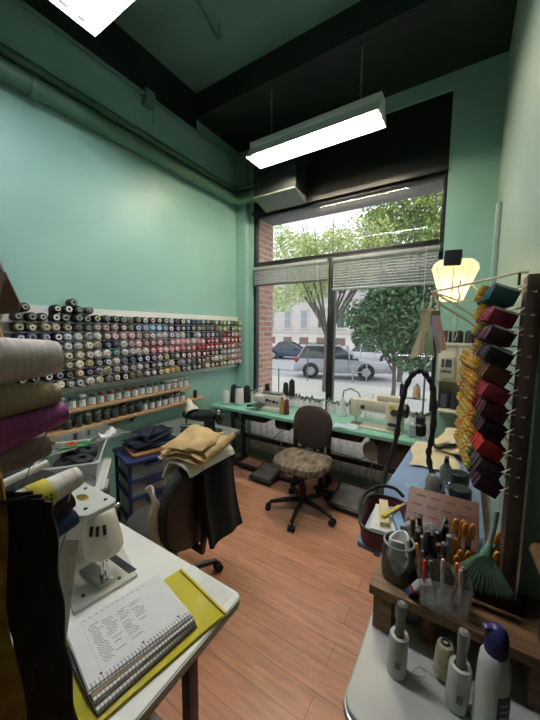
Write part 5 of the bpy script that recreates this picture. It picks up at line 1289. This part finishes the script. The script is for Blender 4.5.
solo('tissue', MB().sheet(lambda u, v: (-.09 + .05 * u, .90 + .04 * v, .90 + .03 * math.sin(5 * u + 2 * v) + .02 * math.cos(6 * v)), 12, 10, .0015), mat('tissue_white', (226, 226, 222), rough=.9), 'crumpled white tissue between glass jar and pencil box', 'tissue')

# slotted wooden organiser behind, with the tool bed in front of it
t = thing('slotted_organiser', 'brown slotted wooden tool organiser on the near end of ironing table', 'organiser', (-.035, 1.29, .802), 0)
BRW = mat('red_brown_wood', (92, 56, 40), rough=.5, var=.15, scale=5, stretch=(1, 8, 8))
obj('body', MB().add([(-.12, -.10, 0), (.12, -.10, 0), (.12, .06, 0), (-.12, .06, 0), (-.12, -.10, .05), (.12, -.10, .05), (.12, .06, .15), (-.12, .06, .15)], [(3, 2, 1, 0), (4, 5, 6, 7), (0, 1, 5, 4), (1, 2, 6, 5), (2, 3, 7, 6), (3, 0, 4, 7)]), BRW, t, bevel=.003)
for r_ in range(4):
    for c in range(4):
        mb = MB()
        y = -.07 + .034 * r_; x = -.085 + .052 * c + (.01 if r_ % 2 else 0); z = .05 + (y + .10) * .625
        mb.cbox((x, y, z + .0004), (.034, .005, .0015), Matrix.Rotation(math.atan(.625), 3, 'X'))
        obj('slot', mb, BLACK, t, smooth=False)
t = thing('tool_block', 'black tool holder block full of scissors, on riser behind the pencil box', 'holder', (.02, .985, .881))
obj('block', openbox(MB(), .14, .05, .04, .006, .0), BLACK, t, smooth=False)
obj('foam', MB().box(-.132, .132, -.042, .042, .006, .012), RUBBER, t, smooth=False)
# orange-handled scissors stuck blade-down in the block
def upscissors(label, x, y, zc, lean, side, m):
    zb = .893; Lh = max(zc - zb, .03)
    t = thing('scissors', label, 'scissors', (x, y, zb), 0, rot=(side, lean, .3))
    for s in (-1, 1):
        obj('blade', MB().box(s * .004 - .003, s * .004 + .003, -.0015, .0015, 0, Lh - .012), STEEL, t, smooth=False)
        obj('handle', MB().tube([(s * .0095 + .0052 * math.cos(a), 0, Lh + .021 * math.sin(a)) for a in [2 * PI * i / 16 for i in range(16)]], .0042, 8, closed=True), m, t)
    obj('pivot', MB().cyl((0, -.004, Lh * .6), (0, .004, Lh * .6), .004, n=10), CHROME, t)
    return t
HN = ['left rear', 'second rear', 'slanting rear', 'short middle', 'front second', 'front', 'lowest front', 'right rear', 'rightmost']
for k, (x, y, zc, lean, side) in enumerate(((.018, 1.022, 1.02, .02, .0), (.045, 1.024, 1.015, .0, .0), (.078, 1.02, 1.025, .38, .0), (.0, 1.0, .97, .05, .0), (.036, .985, .955, .0, .04), (.008, .962, .945, .02, .03), (.035, .955, .93, .05, .05), (.108, 1.0, .97, .15, .0), (.128, .975, .95, .1, .05))):
    upscissors('%s pair of orange-handled scissors standing in the black tool block' % HN[k], x, y, zc, lean, side, ORG)
TN = ['grey steel spatula', 'black screwdriver', 'wooden brush', 'dark tweezers', 'silver ruler', 'brown awl', 'white marking pencil', 'black pliers', 'grey tracing wheel', 'dull metal file', 'slim black brush', 'grey crochet hook', 'brown wooden dowel', 'dark grey chisel', 'black permanent marker', 'pale grey bodkin']
TC = [(130, 132, 134), (30, 30, 32), (128, 92, 60), (60, 60, 62), (176, 178, 180), (92, 60, 40), (206, 204, 196), (36, 36, 38), (112, 114, 116), (96, 96, 98), (26, 26, 28), (120, 122, 124), (84, 58, 42), (58, 58, 62), (22, 22, 24), (150, 150, 150)]
for k in range(16):
    x = -.104 + .0075 * k + rp.uniform(-.002, .002); y = .95 + .032 * (k % 3) + rp.uniform(-.003, .003); L = rp.uniform(.10, .155)
    t = thing('hand_tool', '%s standing among tools at left of the black block' % TN[k], 'tool', (x, y, .8945), 0, rot=(rp.uniform(-.15, .15), rp.uniform(-.25, .15), k))
    o = obj('shaft', MB().lathe([(.0025, 0), (.003, .01), (.003, L * .5)], 8), STEEL, t)
    if k in (0, 4, 8): o = obj('handle', MB().prism(rrect(-.01, .01, -.002, .002, .0015), L * .5, L + .01), OBJC, t, bevel=.001)
    else: o = obj('handle', MB().lathe([(.004, L * .48), (.008, L * .55), (.007, L * .85), (.009, L * .97), (.004, L)], 10), OBJC, t)
    o.color = oc(TC[k])
solo('wool_bundle', MB().ell((-.09, 1.055, .93), (.05, .045, .05), 16, 10).ell((-.055, 1.045, .955), (.03, .03, .035), 14, 8), mat('grey_bundle', (84, 84, 86), rough=.95, rgb2=(150, 150, 148), scale=30, bump=.5, bscale=60), 'dark grey bundle of rags behind the glass jar', 'rag')

# green hand brush, bristles down
t = thing('hand_brush', 'green fan-shaped hand brush with grey handle at right of the tools', 'brush', (.093, .92, .245), 0)
t.scale = (.78, .78, .78)
obj('handle', MB().tube([(.004, .03, 1.145), (.0, .02, 1.09), (-.008, .01, 1.03)], [.0095, .008, .0075], 10), mat('grey_green_handle', (150, 164, 156), rough=.4), t)
obj('ferrule', MB().along((-.008, .01, 1.035), (-.016, .0, 1.0), [(.0085, 0), (.012, .01), (.016, .03), (.018, .036)], 14), mat('green_ferrule', (96, 140, 112), rough=.5), t)
BRI = mat('green_bristle', (104, 132, 104), rough=.9, var=.25, scale=50, stretch=(6, 6, .6), bump=.5, bscale=100)
fan = []; nf = 26
def fanpt(u, v):
    a = (u - .5) * 1.5; r_ = .012 + .105 * v
    ctr = V((-.014, .0, 1.012))
    return ctr + V((math.sin(a) * r_ * 1.0 - .012 * v, -.015 * v + .003 * math.sin(70 * u) * v, -math.cos(a * .75) * r_ * 1.05))
f1 = obj('bristles', MB().sheet(fanpt, 60, 10, .022), BRI, t); f1['kind'] = 'stuff'
mb = MB()
for k in range(46):
    u = (k + .5) / 46; q = fanpt(u, 1.0)
    for s in (-.011, .011):
        a = fanpt(u, .35) + V((0, s * .9, 0)); mb.tube([a, fanpt(u, .7) + V((0, s * 1.15, 0)), q + V((0, s, -.006 * (k % 3)))], .0016, 4)
f2 = obj('loose_bristles', mb, BRI, t); f2['kind'] = 'stuff'

# lint rollers, bottle, cones on the cream top
GRYH = mat('grey_handle', (128, 126, 120), rough=.4)
for (x, y, lab) in ((-.094, .748, 'lint roller standing on handle up, left one near riser corner'), (.034, .748, 'lint roller standing beside the white bottle, right one')):
    t = thing('lint_roller', lab, 'lint roller', (x, y, .751), 0, rot=(0, .03, .2))
    obj('paper_roll', MB().lathe([(.012, 0), (.0215, .001), (.0225, .004), (.0225, .10), (.021, .104), (.013, .104), (.012, .09)], 22), mat('roller_paper', (206, 202, 192), rough=.7, var=.1, scale=20), t)
    obj('printed_mark', MB().add(labelmesh(.0226, -1.9, -1.3, .03, .05).v, labelmesh(.0226, -1.9, -1.3, .03, .05).f), mat('roller_print', (150, 144, 134), rough=.8), t, smooth=False)
    obj('handle', MB().lathe([(.008, .095), (.0105, .115), (.0095, .14), (.0125, .17), (.0115, .185), (.006, .19)], 16), GRYH, t)
t = thing('pump_bottle', 'white bottle with a dark purple pump cap at right of lint rollers', 'bottle', (.094, .735, .751))
obj('bottle_body', MB().lathe([(.024, 0), (.031, .004), (.032, .02), (.03, .08), (.029, .145), (.0265, .174), (.02, .188), (.016, .192)], 24), mat('bottle_white', (216, 214, 208), rough=.35, var=.03), t)
PUR = mat('purple_cap', (50, 44, 98), rough=.35)
obj('cap', MB().lathe([(.0185, .184), (.0205, .186), (.0208, .22), (.018, .234), (.011, .243), (.003, .246)], 22), PUR, t)
obj('nozzle', MB().cbox((-.012, -.004, .236), (.028, .016, .013), Matrix.Rotation(.3, 3, 'Z')), PUR, t, bevel=.005)
obj('label_panel', MB().add(labelmesh(.0306, -1.35, .2, .045, .115).v, labelmesh(.0306, -1.35, .2, .045, .115).f), mat('bottle_label_dark', (66, 66, 74), rough=.5), t, smooth=False)
mb = MB()
for j in range(4): mb.add(labelmesh(.0313, -1.2, -.3 - .1 * j, .055 + j * .014, .060 + j * .014).v, labelmesh(.0313, -1.2, -.3, .055, .060).f)
obj('label_print', mb, mat('label_print_pale', (176, 176, 182), rough=.6), t, smooth=False)
cone('thread_cone', 'cream thread cone standing on the cream top between the lint rollers', (.006, .80, .751), (196, 184, 150), .095, .024, .018)
cone('thread_cone', 'rust brown thread cone in the shade under the wooden riser', (-.035, .885, .751), (104, 60, 38), .092, .026, .022)
solo('thread_tangle', MB().tube(smooth([(-.05, .80, .7515), (-.03, .775, .7515), (-.06, .765, .7515), (-.045, .79, .7515), (-.01, .785, .7515)], 8), .0008, 5), mat('cream_thread', (196, 186, 158), rough=.9), 'loose cream thread looping on the cream worktop by the cone', 'thread')

# ------------------------------------------------------------------ zipper rack on the right wall: pegs fanning from the brown post
RED = dict(black=(22, 20, 24), teal=(24, 84, 82), burg=(110, 26, 44), plum=(62, 28, 44), brown=(96, 58, 30), red=(186, 44, 36), crim=(134, 24, 44), maroon=(84, 22, 46), grey=(74, 60, 62), cream=(196, 180, 150), white=(214, 210, 196), green=(74, 120, 74))
pd = V((-.125, 1, 0)).normalized()
rack = thing('zipper_rack', 'wall rack of slanted wire pegs at the brown post, loaded with zippers', 'rack', (.128, .955, 1.2))
pegz = [1.71, 1.655, 1.605, 1.555, 1.505, 1.455, 1.405, 1.355, 1.30, 1.25, 1.20]
cols = ['teal', 'burg', 'plum', 'black', 'brown', 'crim', 'maroon', 'plum', 'red', 'grey', 'plum']
CNAME = dict(black='black', teal='teal', burg='burgundy', plum='plum', brown='brown', red='red', crim='crimson', maroon='maroon', grey='grey', cream='cream', white='white', green='green')
PW, PH, PT = .058, .042, .0105
packm = MB().box(-PW / 2, PW / 2, -PT / 2, PT / 2, -PH, 0).mesh('zipper_packet', CLOTHC, bevel=.003)
tagm = MB().lathe([(.001, -.034), (.0042, -.032), (.005, -.028), (.0028, -.0235), (.0046, -.019), (.0054, -.014), (.003, -.0095), (.0046, -.004), (.0056, .002), (.0046, .007), (.001, .009)], 9,
    Matrix.Translation((-PW / 2 - .001, 0, 0)) @ Matrix.Diagonal((2.7, .95, 1.05, 1))).mesh('card_tag', OBJC)
edgem = MB().box(-PW / 2 + .002, PW / 2 - .002, -PT / 2 - .0006, -PT / 2 + .0004, -.006, -.001).mesh('paper_edge', PAPER, smooth=False)
ang = math.atan2(-pd.x, pd.y)
NP = 24
for r_, z in enumerate(pegz):
    a = V((.122, .965, z)); b_ = a + pd * (.22 if r_ < 4 else .45)
    lo = V((.128, .955, 1.2))
    obj('peg', MB().tube([a - lo + V((.0, 0, .004)), b_ - lo + V((0, 0, .004))], .0025, 6), STEEL, rack)
    obj('peg_loop', MB().tube([a - lo + V((.012, -.004, .012)), a - lo + V((-.02, -.008, -.012)), a - lo + V((.014, -.008, -.018))], .003, 6, closed=True), WIREW, rack)
    n = 13 if r_ < 4 else 31
    for k in range(n):
        p = a + pd * (.016 + k * .0138)
        plain = r_ < 4 and k < 9 or (r_ >= 4 and k < 7)
        cn = cols[r_] if k < (8 if r_ < 4 else 14) or (r_ >= 4 and rs.random() < .45) else rs.choice(['cream', 'white', 'maroon', 'green', 'crim', 'plum', 'brown', 'black'])
        o = obj('zipper', packm, CLOTHC); o.location = p + V((-.034, 0, rs.uniform(-.002, .002))); o.rotation_euler = (rs.uniform(-.06, .06), .42 + rs.uniform(-.05, .05), ang)
        c = RED[cn]; j = rs.uniform(.85, 1.15); o.color = oc(tuple(min(255, v * j) for v in c))
        settag(o, '%s zipper packet on peg %s of the zipper rack, %s from the post' % (CNAME[cn], ORD[r_] + ' from top', ordw(k)), 'zipper', 'zipper packets on the wall pegs')
        if not plain:
            g = obj('card_tag', tagm, OBJC, o); g.color = oc(rs.choice([(226, 178, 60)] * 6 + [(206, 190, 90), (214, 206, 180), (150, 160, 80), (196, 80, 50)]))
        elif r_ < 4:
            obj('paper_edge', edgem, PAPER, o)

# ------------------------------------------------------------------ cream wire arm rack, hooks, ribbons and lamp
t = thing('wire_arm_rack', 'cream wire towel-arm rack reaching out from the right wall by the lamp', 'rack', (0, 0, 0))
obj('top_arm', MB().tube([(.149, 1.20, 1.775), (.128, 1.20, 1.776), (-.122, 1.45, 1.758), (-.125, 1.47, 1.74)], .0042, 8), WIREW, t)
obj('end_drop', MB().tube([(.128, 1.20, 1.776), (.130, 1.215, 1.74)], .004, 8), BLKMET, t)
obj('middle_arm', MB().tube([(.10, 1.62, 1.615), (-.118, 1.46, 1.755)], .0045, 8), WIREW, t)
obj('lower_arm', MB().tube([(.075, 1.62, 1.592), (-.108, 1.455, 1.718), (-.118, 1.46, 1.755)], .0055, 8), WIREW, t)
obj('back_arm', MB().tube([(.149, 1.7, 1.725), (-.03, 1.60, 1.73), (-.118, 1.47, 1.757)], .0035, 8), WIREW, t)
for k, (x, y, z) in enumerate(((-.128, 1.47, 1.745), (-.102, 1.46, 1.728))):
    obj('hook', MB().tube(smooth([(x, y, z), (x - .002, y - .01, z - .045), (x - .012, y - .02, z - .066), (x - .028, y - .03, z - .058), (x - .032, y - .03, z - .03)], 5), .0042, 8), WIREW, t)
def ribbon(label, p0, dx, L, w_, c, ph):
    o = solo('ribbon_tape', MB().sheet(lambda u, v: (p0[0] + w_ * (u - .5) + dx * v + .006 * math.sin(4 * v + ph), p0[1] + .01 * math.sin(3 * v + ph) + .004 * u, p0[2] - L * v), 3, 22, .0022), OBJC, label, 'ribbon', group='tapes hanging from the wire hooks'); o.color = oc(c)
for k, (x, dx, L, c, nm) in enumerate(((-.150, -.035, .25, (222, 210, 180), 'cream'), (-.140, -.025, .24, (226, 220, 196), 'ivory'), (-.128, -.02, .22, (214, 196, 150), 'sand'), (-.118, .004, .19, (168, 196, 150), 'pale green'), (-.105, .012, .18, (196, 170, 206), 'lilac'), (-.094, .02, .17, (226, 170, 166), 'pink'))):
    ribbon('%s tape hanging from wire hooks left of the lamp' % nm, (x, 1.44 - .005 * k, 1.69 if k < 3 else 1.66), dx, L * .85, .018, tuple(min(255, v + 16) for v in c), k)
t = thing('brass_clip', 'brassy clip bundle hanging from the right hook above the tapes', 'clip', (-.104, 1.43, 1.62))
obj('clip_body', MB().prism(rrect(-.018, .014, -.012, .012, .005), .0, .06), mat('old_brass', (120, 104, 62), rough=.4, metal=.5, var=.3, scale=60), t, bevel=.004)
obj('clip_ring', MB().tube([(0 + .01 * math.cos(a), 0, .068 + .01 * math.sin(a)) for a in [2 * PI * i / 12 for i in range(12)]], .002, 6, closed=True), STEEL, t)
# chains and cord hanging by the lamp
solo('hanging_chain', MB().tube([(-.035 + .004 * math.sin(k * 1.3), 1.66, 1.83 - k * .012) for k in range(24)], [.0022 + .002 * (k % 2) for k in range(24)], 6), mat('pale_chain', (196, 186, 160), rough=.4, metal=.4), 'pale beaded pull chain hanging below the lit lamp', 'chain')
solo('hanging_pull', MB().tube(smooth([(-.06, 1.66, 1.82), (-.064, 1.66, 1.6), (-.07, 1.66, 1.50), (-.074, 1.66, 1.42)], 5), .0022, 6), WIREW, 'cream pull cord hanging straight below the lit lamp', 'cord')
# lamp: faceted glowing shade with a bulb, black clip on top
t = thing('hanging_lamp', 'lit cream faceted lamp shade with a black clip, right of the window', 'lamp', (-.07, 1.78, 1.742), 0, rot=(.10, .06, 0))
SHADE = mat('cream_shade', (244, 236, 214), rough=.7, var=.03)
nt2 = SHADE.node_tree; pb = nt2.nodes['Principled BSDF']; tl = nt2.nodes.new('ShaderNodeBsdfTranslucent'); tl.inputs['Color'].default_value = (*lin((252, 246, 226)), 1)
ms = nt2.nodes.new('ShaderNodeMixShader'); ms.inputs['Fac'].default_value = .55
nt2.links.new(pb.outputs[0], ms.inputs[1]); nt2.links.new(tl.outputs[0], ms.inputs[2]); nt2.links.new(ms.outputs[0], nt2.nodes['Material Output'].inputs['Surface'])
prof = [(.050, 0), (.062, .05), (.100, .155), (.094, .178), (.070, .20)]
mb = MB().lathe(prof + [(r_ - .002, z) for r_, z in reversed(prof)], 8, cap=False)
obj('lamp_shade', mb, SHADE, t, smooth=False)
mb = MB()
for i in range(8):
    a = 2 * PI * i / 8; mb.tube([(r_ * math.cos(a) * 1.005, r_ * math.sin(a) * 1.005, z) for r_, z in prof], .0018, 5)
obj('shade_ribs', mb, WIREW, t)
obj('bulb', MB().ell((0, 0, .07), (.027, .027, .036), 18, 12), emit('bulb_glow', (255, 242, 218), 70), t)
obj('bulb_neck', MB().cyl((0, 0, .10), (0, 0, .17), .014), WHITE, t)
obj('clip_block', MB().box(-.045, .025, -.105, -.03, .165, .235), BLACK, t, bevel=.006)
obj('holder_arm', MB().tube([(0, 0, .17), (.02, .06, .16), (.10, .12, .06), (.216, .10, .0)], .005, 8), WIREW, t)

_dups = {k: v for k, v in _labels.items() if len(v) > 1}
assert not _dups, list(_dups.items())[:6]
